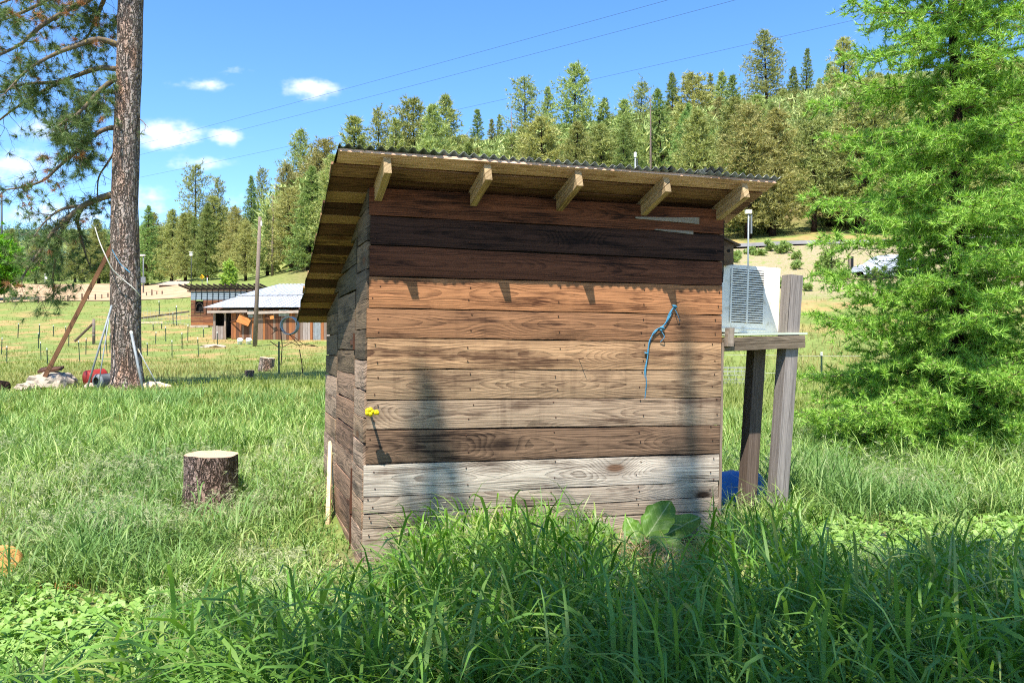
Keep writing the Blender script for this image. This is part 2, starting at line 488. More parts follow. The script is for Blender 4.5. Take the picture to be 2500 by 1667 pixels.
M_POLEWOOD = simple('utility_pole_wood', lin(128, 112, 98), .9, 0, .3, 3, .3, lin(90, 78, 66))
M_WHITE = simple('white_enamel', lin(238, 232, 218), .45, 0, .1, 5, 0, lin(204, 194, 172), .4)
M_WHITEDIRTY = simple('white_plastic', lin(214, 212, 204), .5, 0, .12, 6, 0, None, .4)
M_DARK = simple('dark_interior', lin(26, 24, 22), .9, 0, .2, 8)  # near-black in place of the shade inside hollows
M_ROPEB = simple('blue_rope', lin(74, 140, 172), .8, 0, .4, 60, .4)
M_ROPEW = simple('pale_rope', lin(206, 200, 186), .8, 0, .25, 60, .4)
M_YELLOW = simple('yellow_plastic', lin(240, 204, 20), .5, 0, .2, 30)
M_BLUEDRUM = simple('blue_plastic', lin(34, 108, 176), .4, 0, .15, 6, 0, None, .5)
M_ROCK = simple('pale_rock', lin(176, 160, 140), .9, 0, .35, 5, 1.0, lin(134, 114, 96))
M_REDPAINT = simple('red_paint', lin(150, 44, 36), .5, 0, .25, 7, 0, lin(110, 58, 44))
M_GREYPLASTIC = simple('grey_plastic', lin(116, 120, 122), .5, 0, .2, 7)
M_GREYDARK = simple('dark_grey_plastic', lin(62, 66, 68), .55, 0, .2, 7)
M_TARP = simple('silver_tarp', lin(176, 180, 188), .45, .1, .15, 2, .4)
M_SIGNY = simple('yellow_sign_face', lin(248, 182, 10), .45, 0, .04, 3)
M_BLACK = simple('black_paint', lin(18, 18, 18), .5, 0, .1, 5)
M_WIRE = simple('fence_wire', lin(170, 168, 160), .6, .4, .1, 5)
M_CABLE = simple('power_cable', lin(60, 66, 78), .7, 0, .1, 5)
M_SILL = simple('road_asphalt', lin(138, 134, 132), .9, 0, .2, 2, .3)
M_CUTWOOD = simple('fresh_cut_wood', lin(226, 196, 158), .8, 0, .2, 12, .3, lin(196, 150, 104))
M_ORANGEWOOD = simple('orange_cut_wood', lin(206, 146, 82), .85, 0, .3, 12, .3)
M_GREENISHPLY = simple('painted_plywood', lin(196, 204, 180), .7, 0, .12, 4)

# end grain: rings around the object's Z axis
def endgrain(name, c1, c2, freq=70.0):
    m, g = newmat(name)
    p = g.obj(); x, y, z = g.sep(p)
    w = g.noise(p, 5.0, 3, .5)
    d = g.add(g.m('SQRT', g.add(g.mul(x, x), g.mul(y, y))), g.mul(w, .03))
    s = g.m('SINE', g.mul(d, freq*6.28))
    ang = g.m('ARCTAN2', y, x)
    ck = g.sm(g.noise(g.xyz(g.mul(ang, 4.0), g.mul(d, 1.5), 0.0), 2.0, 3, .6), .66, .74)
    c = g.mix(g.sm(s, -.3, .9), c1, c2)
    c = g.mix(g.mul(ck, .7), c, (.05, .03, .02))
    c = g.mix(g.mul(g.noise(p, 9.0, 5, .6), .5), c, c2)
    finish(g, c, .9, g.bump(s, .3, .003), 0, .1)
    return m
M_END = endgrain('end_grain', lin(214, 188, 160), lin(176, 140, 108))

# ------------------------------------------------------------------ boards
WSEED = [0]
def board(name, parent, p0, p1, up, w0, w1=None, th=.025, c1=(.3,.2,.12), c2=None, mat=None, jit=.003, n=6, taper=0.0, seed=None):
    """a sawn board: p0->p1 is the middle of its lower edge, 'up' the direction of its width"""
    p0, p1 = Vector(p0), Vector(p1); w1 = w0 if w1 is None else w1
    x = (p1-p0); Ln = x.length; x.normalize()
    z = Vector(up); z = (z - x*z.dot(x)).normalized(); y = z.cross(x)
    V, F = [], []
    for i in range(n+1):
        t = i/n; w = w0 + (w1-w0)*t
        jb, jt, jy = R.uniform(-jit, jit), R.uniform(-jit, jit), R.uniform(-jit, jit)*.9
        jx = R.uniform(-jit, jit)*(2 if i in (0, n) else 0)
        for (yy, zz) in ((-th/2+jy, jb), (th/2+jy, jb), (th/2+jy, w+jt), (-th/2+jy, w+jt)):
            V.append((Ln*t+jx, yy, zz))
    for i in range(n):
        a = i*4
        for k in range(4):
            F.append([a+k, a+(k+1) % 4, a+4+(k+1) % 4, a+4+k][::-1])
    F.append([0, 1, 2, 3]); F.append([n*4+3, n*4+2, n*4+1, n*4])
    me = mesh_of(name, V, F, mat or M_WOOD)
    M = Matrix(((x.x, y.x, z.x, p0.x), (x.y, y.y, z.y, p0.y), (x.z, y.z, z.z, p0.z), (0, 0, 0, 1)))
    o = link(name, me, parent, M=M)
    WSEED[0] += 1
    o['wseed'] = float(WSEED[0] % 97) * .37 if seed is None else float(seed)
    o['wstr'] = 0.0
    o['wc1'] = [float(k) for k in c1]
    o['wc2'] = [float(k) for k in (c2 or tuple(k*.45 for k in c1))]
    return o

# ------------------------------------------------------------------ the shed
AF = math.radians(17.5)
SHC = Vector((-1.014, 5.40, 0.0))
LEAN = 0.021
shed = thing('shed', SHC, 'small weathered plank shed with a mossy corrugated metal roof in tall grass', 'shed', rz=AF)
SF = Vector((math.cos(AF), math.sin(AF), 0)); SB = Vector((-math.sin(AF), math.cos(AF), 0))
def T(f, b, z): return Vector((f + LEAN*z - .03*b, b, z))               # shed coordinates with its lean, in the shed's own frame
def SW(f, b, z): t = T(f, b, z); return SHC + SF*t.x + SB*t.y + Vector((0, 0, t.z))
WL = 2.742; WD = 2.42
zL = [2.600, 2.406, 2.208, 1.994, 1.778, 1.575, 1.361, 1.153, .953, .719, .497, .380, .283, .069, -.12]
zR = [2.590, 2.393, 2.185, 1.993, 1.762, 1.551, 1.334, 1.119, .905, .684, .470, .345, .236, .03, -.14]
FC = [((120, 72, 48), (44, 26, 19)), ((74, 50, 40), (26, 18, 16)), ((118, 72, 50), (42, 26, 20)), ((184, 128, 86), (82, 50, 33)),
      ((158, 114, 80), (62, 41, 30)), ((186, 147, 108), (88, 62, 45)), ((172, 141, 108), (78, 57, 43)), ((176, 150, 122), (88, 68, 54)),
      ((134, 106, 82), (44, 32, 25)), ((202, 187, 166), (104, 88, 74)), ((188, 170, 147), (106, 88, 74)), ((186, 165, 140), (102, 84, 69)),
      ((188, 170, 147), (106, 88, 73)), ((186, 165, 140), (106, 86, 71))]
for i, (a, b) in enumerate(FC):
    gap = .008 if i not in (2, 8, 9) else .011
    o = board('plank', shed, T(0, 0, zL[i+1]), T(WL, 0, zR[i+1]), (0, 0, 1), zL[i]-zL[i+1]-gap, zR[i]-zR[i+1]-gap, .024, lin(*a), lin(*b),
              seed=1.3+i*2.17, n=10, jit=.0035)
    o['wstr'] = (0, .2, .1, .1, .3, .3, .45, .6, .4, .2, .2, .2, .2, .2)[i]
# dark backing behind the front and side boards (the unlit inside of the shed)
mb = MB()
mb.box(.04, WL-.04, .018, .03, -.1, 2.5)
mb.box(.03, .04, .03, WD-.06, -.1, 1.75)
mb.build('inner_lining', M_DARK, shed)
# pale shims under the eave at the right end
board('shim', shed, T(1.98, -.018, 2.475), T(2.52, -.018, 2.458), (0, 0, 1), .012, .05, .012, lin(150, 140, 128), lin(110, 102, 92), M_WOODP, .001)
board('shim', shed, T(2.14, -.0175, 2.396), T(2.47, -.0175, 2.376), (0, 0, 1), .008, .026, .01, lin(150, 140, 128), lin(110, 102, 92), M_WOODP, .001)
# left side wall: three runs of boards, the middle run is the door
def roofz(b): return 2.62 - .318*b
SIDE = [(0.0, .47), (.49, 1.52), (1.54, WD)]
SC1 = [(168, 142, 118), (158, 128, 104), (178, 150, 126), (146, 114, 92), (170, 140, 112), (152, 120, 96)]
for r, (b0, b1) in enumerate(SIDE):
    z = -.1; k = 0
    par = shed
    if r == 1:
        par = bpy.data.objects.new('door', None); COL.objects.link(par); par.parent = shed
        par['label'] = 'plank door of the shed, in its left side wall'
    while True:
        w = R.uniform(.17, .225)
        top0, top1 = roofz(b0)-.03, roofz(b1)-.03
        if r == 1: top0 = top1 = 1.93
        if z > top0 - .05: break
        z1a = min(z+w, top0); z1b = min(z+w, top1)
        sag = R.uniform(-.015, .015)
        if z1b - z > .03:
            e0 = T(-.001, b0, z); e1 = T(-.001, b1, z+sag)
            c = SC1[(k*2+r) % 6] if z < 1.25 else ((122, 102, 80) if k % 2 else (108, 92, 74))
            board('plank', par, e0, e1, (0, 0, 1), z1a-z-.007, max(.01, z1b-z-.007-sag), .024, lin(*c), lin(*[q*.5 for q in c]), n=4)
        elif z1a - z > .05:
            bb = b0 + (roofz(b0)-.03-z)/.318
            board('plank', par, T(-.001, b0, z), T(-.001, max(b0+.1, bb), z), (0, 0, 1), z1a-z-.007, .01, .024, lin(88, 78, 64), lin(44, 38, 32), n=4)
        z += w; k += 1
    if r == 1:      # boards above the door head
        z = 1.94; k = 0
        while z < roofz(b0)-.05:
            w = .19
            bb = min(b1, b0 + (roofz(b0)-.03-z)/.318)
            ze = min(z+w, roofz(b0)-.03); zf = min(z+w, roofz(bb)-.03)
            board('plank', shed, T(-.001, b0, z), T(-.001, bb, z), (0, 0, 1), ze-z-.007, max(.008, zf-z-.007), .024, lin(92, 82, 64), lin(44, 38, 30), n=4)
            z += w
        for zz in (.35, 1.55):
            mbh = MB()
            mbh.bar(T(-.02, b0-.012, zz-.06), T(-.02, b0-.012, zz+.06), .02, .02)
            mbh.bar(T(-.018, b0-.02, zz), T(-.018, b0+.22, zz-.01), .004, .035)
            mbh.build('hinge', M_RUST, par)
        mbh = MB(); mbh.bar(T(-.012, b0-.01, -.05), T(-.012, b0-.01, .62), .012, .03); mbh.build('rust_strip', M_RUST, par)
# corner board on the front left corner of the side wall, and the back and right walls
z = -.1
while z < 2.35:
    w = .2; c = SC1[int(z*7) % 6]
    bmax = min(WD, (2.59-(z+w))/.318)
    board('plank', shed, T(WL, .016, z), T(WL, bmax, z), (0, 0, 1), w-.007, w-.007, .024, lin(*c), lin(*[q*.5 for q in c]), n=4)
    if z < 1.65: board('plank', shed, T(.02, WD, z), T(WL-.02, WD, z), (0, 0, 1), w-.007, w-.007, .024, lin(*c), lin(*[q*.5 for q in c]), n=4)
    z += w
board('corner_board', shed, T(WL+.024, .03, 2.02), T(WL+.024, .03, 2.50), (0, 1, 0), .11, .11, .022, lin(62, 48, 40), lin(32, 24, 20), M_WOODP)
board('corner_board', shed, T(WL+.022, .0, -.1), T(WL+.022, .0, 1.55), (0, 1, 0), .05, .05, .02, lin(150, 132, 114), lin(96, 80, 68), M_WOODP)
# nails: heads along the board ends and studs
V, F = [], []
mbn = MB()
for i in range(1, 14):
    for f in (.05, .72, 1.37, 2.05, 2.69):
        for q in (.25, .72):
            zz = zL[i+1] + (zL[i]-zL[i+1])*q + R.uniform(-.02, .02)
            p = T(f+R.uniform(-.03, .03), -.0135, zz)
            mbn.box(p.x-.004, p.x+.004, p.y-.004, p.y, p.z-.004, p.z+.004)
tag(mbn.build('nail_heads', M_RUST, shed), kind='stuff')
mbn = MB()
p = T(1.545, -.012, 1.42); mbn.tube([p, p+Vector((.012, -.07, .012))], .0025, 5)
mbn.build('bent_nail', M_RUST, shed)
# rafters
PT = math.atan(.318)
for f in (.05, .72, 1.37, 2.05, 2.70):
    b0, b1 = -.372, WD+.25
    p0 = T(f, b0, roofz(b0)-.122); p1 = T(f, b1, roofz(b1)-.122)
    p0.x += .045*.0
    board('rafter', shed, p0, p1, (0, 0, 1), .115, .115, .048, lin(196, 168, 126), lin(110, 86, 56), M_WOODP, .0015)
# roof boarding (under the metal); front two paler, bounced light put into their colour
b = -.365; k = 0
MOSS = [((234, 193, 164), (160, 122, 90)), ((158, 120, 92), (62, 42, 30)), ((84, 57, 44), (30, 19, 15)), ((176, 141, 101), (88, 62, 38)), ((114, 80, 58), (38, 25, 18)), ((168, 133, 88), (64, 43, 27))]
while b < WD+.28:
    w = R.uniform(.15, .2) if k > 1 else .168
    cc = MOSS[k % 2] if k < 2 else MOSS[(2, 5, 4, 3, 2, 3, 4, 5)[k % 8]]
    q0 = T(-.275+R.uniform(-.01, .012), b, roofz(b)+.009); q1 = T(WL+.215+R.uniform(-.012, .01), b+R.uniform(-.004, .004), roofz(b)+.009)
    if b > WD-.35: q0.y += R.uniform(-.035, .035)
    wg = w - (.026 if k == 0 else R.uniform(.012, .022))
    board('roof_board', shed, q0, q1, (0, math.cos(PT), -math.sin(PT)), wg, wg, .019, lin(*cc[0]), lin(*cc[1]), M_WOOD, .003)
    b += w*math.cos(PT); k += 1
# corrugated sheets
def corr(f0, f1, b0, b1, lift, warp, seedv, lipL=0.0):
    V, F = [], []
    nf = int((f1-f0)/.0085); nb = 14
    rr = random.Random(seedv)
    ph = rr.uniform(0, 6)
    for j in range(nb+1):
        bb = b0 + (b1-b0)*j/nb
        for i in range(nf+1):
            ff = f0 + (f1-f0)*i/nf
            zc = .0125*math.sin(2*math.pi*ff/.068+ph)
            if j == 0: bj = bb + .006*mnoise.noise(Vector((ff*6, seedv, 0)))
            else: bj = bb
            z = roofz(bj) + .032 + zc + lift + warp*mnoise.noise(Vector((ff*3.1, bb*1.3, seedv)))
            ffx = ff
            if lipL and i < 7:
                e = (7-i)/7.0
                z -= lipL*e*e*(1+.45*mnoise.noise(Vector((bb*3.0, 7, seedv)))); ffx = ff + .035*e*(1+.5*mnoise.noise(Vector((bb*4.0, 3, seedv))))
                z -= zc*.7*e
            V.append(T(ffx, bj, z))
    for j in range(nb):
        for i in range(nf):
            a = j*(nf+1)+i
            F.append([a, a+1, a+nf+2, a+nf+1])
    return V, F
edges = [-.315, .40, 1.03, 1.67, 2.32, WL+.235]
for i in range(5):
    V, F = corr(edges[i]-(.05 if i else 0), edges[i+1], -.385+R.uniform(-.012, .01), WD+.34+R.uniform(-.03, .03), .004*(i % 2), .012, 3+i, .05 if i == 0 else 0)
    me = mesh_of('roof_sheet', V, F, M_GALV if i else M_MOSSMETAL, True)
    o = link('roof_sheet', me, shed)
    md = o.modifiers.new('t', 'SOLIDIFY'); md.thickness = .0015
# bent-up flashing scraps
V, F = corr(1.93, 2.10, -.40, -.2, .02, .03, 91)
link('flashing', mesh_of('flashing', V, F, M_GALV, True), shed)
V, F = corr(2.33, 2.52, -.40, -.25, .018, .03, 97)
link('flashing', mesh_of('flashing', V, F, M_GALV, True), shed)

# ------------------------------------------------------------------ air conditioner and its stand at the right of the shed
stand = thing('shelf_stand', SW(3.05, .2, 0), 'weathered wooden shelf on two leaning posts at the right side of the shed', 'shelf', rz=AF)
def TS(f, b, z): return T(f, b, z) - T(3.05, .2, 0)
GW = (lin(168, 158, 150), lin(110, 100, 94))
def post(par, pb, pt, s, c, name='post'):
    pb, pt = Vector(pb), Vector(pt)
    x = (pt-pb)
    o = board(name, par, pb, pt, (1, 0, 0), s, s, s, c[0], c[1], M_WOODV, .0, 8)
    return o
post(stand, TS(3.30, .12, -.1), TS(3.40, .08, 2.10), .118, (lin(150, 140, 132), lin(98, 89, 83)))
post(stand, TS(3.22, .40, -.1), TS(3.275, .36, 1.56), .112, ((lin(118, 102, 90)), lin(72, 60, 52)))
board('shelf_rail', stand, TS(2.78, .02, 1.475), TS(3.54, .02, 1.505), (0, 0, 1), .105, .10, .036, lin(140, 124, 104), lin(84, 70, 56), M_WOODP)
board('shelf_rail', stand, TS(2.78, .72, 1.475), TS(3.54, .72, 1.505), (0, 0, 1), .105, .10, .036, lin(140, 124, 104), lin(84, 70, 56), M_WOODP)
board('shelf_rail', stand, TS(3.52, .045, 1.505), TS(3.52, .70, 1.505), (0, 0, 1), .10, .10, .036, lin(150, 126, 108), lin(84, 70, 56), M_WOODP)
board('rail_block', stand, TS(2.775, -.03, 1.515), TS(2.775, -.03, 1.66), (1, 0, 0), .055, .055, .05, lin(168, 152, 134), lin(110, 96, 82), M_WOODP)
mb = MB(); q = [TS(2.775, -.0, 1.60), TS(3.55, -.0, 1.612), TS(3.55, .78, 1.612), TS(2.775, .78, 1.60)]
mb.addvf(q + [p+Vector((0, 0, .016)) for p in q], [[3,2,1,0],[4,5,6,7],[0,1,5,4],[1,2,6,5],[2,3,7,6],[3,0,4,7]])
mb.build('shelf_top', M_GREENISHPLY, stand)

acp = SW(2.80, .14, 1.632)
ac = thing('air_conditioner', acp, 'white window air conditioner with a slotted side grille on the wooden shelf', 'air conditioner', rz=AF)
ac.rotation_euler = (0, math.radians(2.2), AF)
AW, AD, AH = .585, .56, .55
mb = MB(); mb.box(.012, AW, .004, AD, 0.0, AH); mb.build('case', M_WHITE, ac, bevel=.008)
mb = MB(); mb.box(.12, .425, -.0005, .0035, .085, .515); mb.build('grille_recess', M_DARK, ac)
for cx0, cx1 in ((.125, .262), (.278, .42)):
    for k in range(22):
        zz = .092 + k*.0193
        mb = MB(); mb.box(cx0, cx1, -.004, .0, zz, zz+.0108); mb.build('slat', M_WHITE, ac)
mb = MB(); mb.box(.2625, .2775, -.005, .0, .085, .518); mb.box(.112, .1248, -.005, .0, .08, .52); mb.box(.4202, .432, -.005, .0, .08, .52); mb.build('grille_frame', M_WHITE, ac)
mb = MB(); mb.box(.03, .46, -.003, .003, .03, .036); mb.build('seam', M_WHITEDIRTY, ac)
mb = MB(); mb.box(-.045, .010, -.05, AD+.05, -.02, AH+.05); mb.build('side_panel', M_WHITEDIRTY, ac, bevel=.004)

# birdhouse on the right wall
bh = thing('birdhouse', SW(WL+.04, .10, 2.165), 'small wooden birdhouse with slanted roof high on right shed wall', 'birdhouse', rz=AF)
BHW = (lin(128, 104, 80), lin(70, 54, 42))
board('front_panel', bh, (0, -.02, 0), (.115, -.02, .0), (0, 0, 1), .205, .165, .012, *BHW, M_WOODP, .001, 2)
board('back_panel', bh, (0, .11, 0), (.115, .11, 0), (0, 0, 1), .205, .165, .012, *BHW, M_WOODP, .001, 2)
board('side_panel', bh, (.1, -.013, .002), (.1, .103, .002), (0, 0, 1), .165, .165, .012, *BHW, M_WOODP, .001, 2)
board('floor_panel', bh, (0, -.013, .006), (.09, -.013, .006), (0, 1, 0), .116, .116, .012, *BHW, M_WOODP, .001, 2)
board('roof_panel', bh, (-.01, -.05, .218), (.165, -.05, .155), (0, 1, 0), .20, .20, .014, lin(112, 92, 74), lin(60, 48, 38), M_WOODP, .001, 2)
V, F = lathe([(.014, 0), (.014, .004)], 12)
o = MB().addvf(V, F).build('entrance_hole', M_DARK, bh); o.rotation_euler = (math.radians(90), 0, 0); o.location = (.07, -.0262, .11)

# blue rope on a nail
def poly(pts, n=6):
    P = [Vector(p) for p in pts]; out = []
    for i in range(len(P)-1):
        p0, p1, p2, p3 = P[max(i-1,0)], P[i], P[i+1], P[min(i+2, len(P)-1)]
        for k in range(n):
            t = k/n
            out.append(.5*((2*p1) + (p2-p0)*t + (2*p0-5*p1+4*p2-p3)*t*t + (3*p1-p0-3*p2+p3)*t**3))
    out.append(P[-1]); return out
def wallpt(u, v, off=.03):
    """point on the front wall seen at that place of the photograph"""
    d = Vector(((u-U0)/FPX, 1, (V0-v)/FPX)); n = -SB
    o = Vector((0, 0, CAMZ)); t = ((SHC + n*off) - o).dot(n)/d.dot(n)
    return o + d*t
rp = wallpt(1647, 745)
rope = thing('rope', rp, 'frayed blue rope hanging in knots from a nail on the shed front', 'rope')
ru = [(1647, 745), (1638, 762), (1622, 792), (1600, 808), (1585, 832), (1581, 870), (1576, 905), (1578, 935), (1574, 975)]
mb = MB()
for s in range(3):
    pts = [wallpt(u+R.uniform(-3, 3)*(s > 0), v, .018+.012*math.sin(i*1.3+s*2))-rp for i, (u, v) in enumerate(ru[:9-s])]
    mb.tube(poly(pts), .0037, 6)
for (u, v, r) in ((1647, 748, .013), (1617, 800, .012), (1613, 806, .009), (1577, 862, .009)):
    c = wallpt(u, v, .022)-rp
    mb.tube(poly([c+Vector((-r, 0, r*.4)), c+Vector((0, -r, 0)), c+Vector((r, 0, -r*.4)), c+Vector((0, r*.5, -r))], 3), r*.62, 6)
mb.build('cord', M_ROPEB, rope, True)
mb = MB()
mb.tube(poly([wallpt(1645, 750, .02)-rp, wallpt(1655, 770, .04)-rp, wallpt(1660, 785, .015)-rp]), .003, 5)
mb.tube(poly([wallpt(1612, 806, .02)-rp, wallpt(1622, 822, .04)-rp, wallpt(1612, 835, .02)-rp]), .003, 5)
mb.build('loose_end', M_ROPEB, rope, True)
mb = MB(); c = wallpt(1648, 742, 0)-rp; mb.tube([c, c - SB*.075 + Vector((0, 0, .01))], .003, 6); mb.build('nail', M_RUST, rope)

# peg with a yellow tip
pp = wallpt(903, 1005, .012)
peg = thing('wall_peg', pp, 'dark peg with a bright yellow plastic tip near the left corner of the shed', 'peg')
tip = -SB*.15 + Vector((0, 0, .012)) - SF*.01
mb = MB(); mb.tube([(0, 0, 0), tip*.5, tip], .0085, 8); mb.build('rod', M_RUST, peg)
mb = MB()
for a in range(5):
    t = a*1.26
    c = tip + SF*(.016*math.cos(t)-.012) + Vector((0, 0, .015*math.sin(t)))
    mb.tube([c+SB*.016, c-SB*.010, c-SB*.019], [.014, .018, .006], 7)
for a in range(3):
    c = tip + SF*(.026+.006*a) + Vector((0, 0, -.008+.009*(a % 2)))
    mb.tube([c+SB*.01, c-SB*.008, c-SB*.013], [.011, .015, .005], 7)
mb.build('yellow_tip', M_YELLOW, peg, True)
# pale stick leaning on the left wall
sp = SW(-.13, 1.08, .0)
stick = thing('stick', sp, 'pale bare wooden stick leaning against the left side of the shed', 'stick')
e = SW(-.035, 1.85, .66) - sp
board('batten', stick, (0, 0, 0), e, (.9, -.4, 0), .034, .034, .022, lin(226, 204, 158), lin(186, 160, 116), M_WOODP, .001, 4)
# blue drum lying behind the shed
dp = SW(3.36, .95, -.05)
drum = thing('drum', dp, 'blue plastic drum lying in the grass behind the shelf posts', 'drum', rz=AF)
prof = [(.05, -.42), (.25, -.42), (.27, -.40), (.275, -.2), (.285, -.18), (.275, -.16), (.275, .16), (.285, .18), (.275, .2), (.27, .40), (.25, .42), (.05, .42)]
V, F = lathe(prof, 28); o = MB().addvf(V, F).build('drum_body', M_BLUEDRUM, drum, True); o.rotation_euler = (0, math.radians(90), 0); o.location = (0, 0, .14)
for sy in (-.13, .13):
    V, F = lathe([(.03, 0), (.03, .02), (.022, .026)], 12); o = MB().addvf(V, F).build('bung', M_GREYDARK, drum); o.rotation_euler = (0, math.radians(90), 0); o.location = (.421, sy, .17)
# ------------------------------------------------------------------ ground
def sheet(name, ys, ts, halfw, zoff, mat, smooth=True, zf=None):
    V = np.zeros((len(ys)*len(ts), 3), np.float32); k = 0
    for Y in ys:
        for t in ts:
            X = t*halfw(Y)
            V[k] = (X, Y, (zf or terr)(X, Y)+zoff); k += 1
    n = len(ts); i = np.arange(len(ys)-1)[:, None]*n + np.arange(n-1)[None, :]
    i = i.ravel(); F = np.stack([i, i+1, i+n+1, i+n], 1)
    return mesh_of(name, V, F, mat, smooth)

m_ground, g = newmat('ground_cover')
P = g.pos(); X, Y, Z = g.sep(P)
n1 = g.noise(P, .35, 4, .6); n2 = g.noise(P, 2.2, 5, .62); n3 = g.noise(P, .06, 3, .5); n4 = g.noise(P, 14.0, 5, .65)
az = g.div(X, g.m('MAXIMUM', Y, 2.0))
green = g.mix(g.sm(n2, .3, .7), lin(98, 116, 54), lin(134, 150, 78))
green = g.mix(g.sm(n4, .35, .75), green, lin(118, 122, 70))
# dry, reddish seeding grass in the pasture
dry = g.mix(g.sm(n2, .35, .65), lin(172, 150, 98), lin(160, 122, 84))
wp = g.mul(g.sm(Y, 30, 46), g.sm(Y, 92, 74))
green = g.mix(g.mul(g.sm(n1, .44, .62), g.mad(wp, .75, .1)), green, dry)
soil = g.mix(g.sm(n2, .3, .7), lin(112, 94, 74), lin(146, 126, 102))
near = g.sm(Y, 9.0, 5.0)
green = g.mix(g.mul(near, g.sm(n1, .35, .6)), green, soil)
# road bank on the right: pale soil with tufts
bank = g.mix(g.sm(n4, .4, .62), lin(164, 146, 120), lin(134, 128, 84))
bank = g.mix(g.sm(n2, .5, .68), bank, lin(126, 138, 76))
bm = g.mul(g.mul(g.sm(Y, 43, 49), g.sm(Y, 63, 60)), g.sm(az, .2, .27))
green = g.mix(bm, green, bank)
# forest floor
ff = g.mix(g.sm(n2, .35, .65), lin(112, 104, 62), lin(138, 118, 84))
fm = g.mul(g.sm(Y, 84, 100), g.sm(az, -.33, -.22))
green = g.mix(fm, green, ff)
finish(g, green, .95, g.bump(n4, .6, .06), 0, .1)
ys = np.concatenate([np.linspace(-60, 0, 16), np.geomspace(1.0, 2500, 190)])
tt = np.linspace(-1, 1, 281); tt = np.sign(tt)*np.abs(tt)**1.25
gr = link('ground', sheet('ground', ys, tt, lambda Y: 14+1.25*abs(Y), 0.0, m_ground)); tag(gr, kind='structure')

# ploughed field beyond the pasture
m_field, g = newmat('ploughed_soil')
P = g.pos(); X, Y, Z = g.sep(P)
row = g.m('SINE', g.mul(g.add(g.add(Y, g.mul(X, .12)), g.mul(g.noise(P, .05, 2, .5), 6.0)), 1.9))
nn = g.noise(P, .8, 5, .6)
c = g.mix(g.sm(nn, .3, .7), lin(168, 138, 106), lin(188, 160, 126))
c = g.mix(g.mul(g.sm(row, .2, .9), .35), c, lin(146, 116, 88))
finish(g, c, .95, g.bump(g.add(nn, row), .5, .15), 0, .1)
def fieldsheet():
    V = []; nu, ny = 70, 26
    for j in range(ny+1):
        for i in range(nu+1):
            t = j/ny; Y0 = 92 + 4*math.sin(i*.13); Y1 = 139
            Yv = Y0 + (Y1-Y0)*t
            ur = 455 - 95*t if True else 0
            ur = 470 - 30*t
            u = -900 + (ur+900)*i/nu
            x = (u-U0)/FPX*Yv
            V.append((x, Yv, terr(x, Yv)+.08))
    F = []
    for j in range(ny):
        for i in range(nu):
            a = j*(nu+1)+i; F.append([a, a+1, a+nu+2, a+nu+1])
    return mesh_of('ploughed_field', V, F, m_field, True)
tag(link('ploughed_field', fieldsheet()), kind='structure')

# road on top of the bank
def road():
    V, F = [], []
    us = np.linspace(1660, 2900, 60)
    for u in us:
        for Yv, dz in ((60.3, -.05), (60.35, .22), (60.8, .28), (67.5, .28), (67.9, .05)):
            x = (u-U0)/FPX*Yv
            V.append((x, Yv, terr((u-U0)/FPX*61.5, 61.5)+dz))
    for i in range(len(us)-1):
        for j in range(4):
            a = i*5+j; F.append([a, a+5, a+6, a+1])
    return mesh_of('road', V, F, M_SILL)
tag(link('road', road()), kind='structure')

# ------------------------------------------------------------------ blade and tuft generators (numpy)
def norm(a): return a/np.maximum(np.linalg.norm(a, axis=-1, keepdims=True), 1e-9)
def tuft_tris(P, D, L, Wd, k, spread, rng, jl=.4):
    """k thin triangles at every point, leaning about the direction D"""
    n = len(P)
    P = np.repeat(P, k, 0); D = np.repeat(D, k, 0)
    L = np.repeat(np.broadcast_to(L, (n,)), k)*(1-jl+2*jl*rng.random(n*k))
    d = norm(D + spread*rng.normal(size=(n*k, 3)))
    q = norm(np.cross(d, rng.normal(size=(n*k, 3))))
    w = (np.repeat(np.broadcast_to(Wd, (n,)), k))[:, None]*q
    V = np.stack([P-w, P+w, P+d*L[:, None]], 1).reshape(-1, 3)
    F = np.arange(n*k*3).reshape(-1, 3)
    return V, F

def blades_at(base, h, w, bend, segs, rng, droop=0.0, lean=.25):
    """one arching blade at every base point: segs quads, the last one narrowed to a tip triangle"""
    n = len(base); h = np.broadcast_to(h, (n,)); w = np.broadcast_to(w, (n,))
    hd = rng.random(n)*2*np.pi
    hdir = np.stack([np.cos(hd), np.sin(hd), np.zeros(n)], 1)
    bnd = bend*(.25+1.3*rng.random(n)); ln = lean*rng.random(n)
    sa = hd+rng.normal(size=n)*.7
    side = np.stack([-np.sin(sa), np.cos(sa), np.zeros(n)], 1)
    V = []
    for s in range(segs+1):
        t = s/segs
        out = h*(ln*t + bnd*t**2.2)
        zz = h*(t - .42*bnd*t**2.6*(1+droop) - .1*ln*t)-.03*(s == 0)
        c = base + hdir*out[:, None] + np.array([0, 0, 1.])*zz[:, None]
        if s < segs:
            wd = w*(1-t**2.2)*(.55+.45*min(1, t*4))
            V.append(c-side*wd[:, None]); V.append(c+side*wd[:, None])
        else: V.append(c)
    V = np.stack(V, 1); k = 2*segs+1
    f = []
    for s in range(segs-1): f += [[2*s, 2*s+1, 2*s+3], [2*s, 2*s+3, 2*s+2]]
    f.append([2*segs-2, 2*segs-1, 2*segs])
    F = (np.arange(n)[:, None, None]*k + np.array(f)[None]).reshape(-1, 3)
    return V.reshape(-1, 3), F
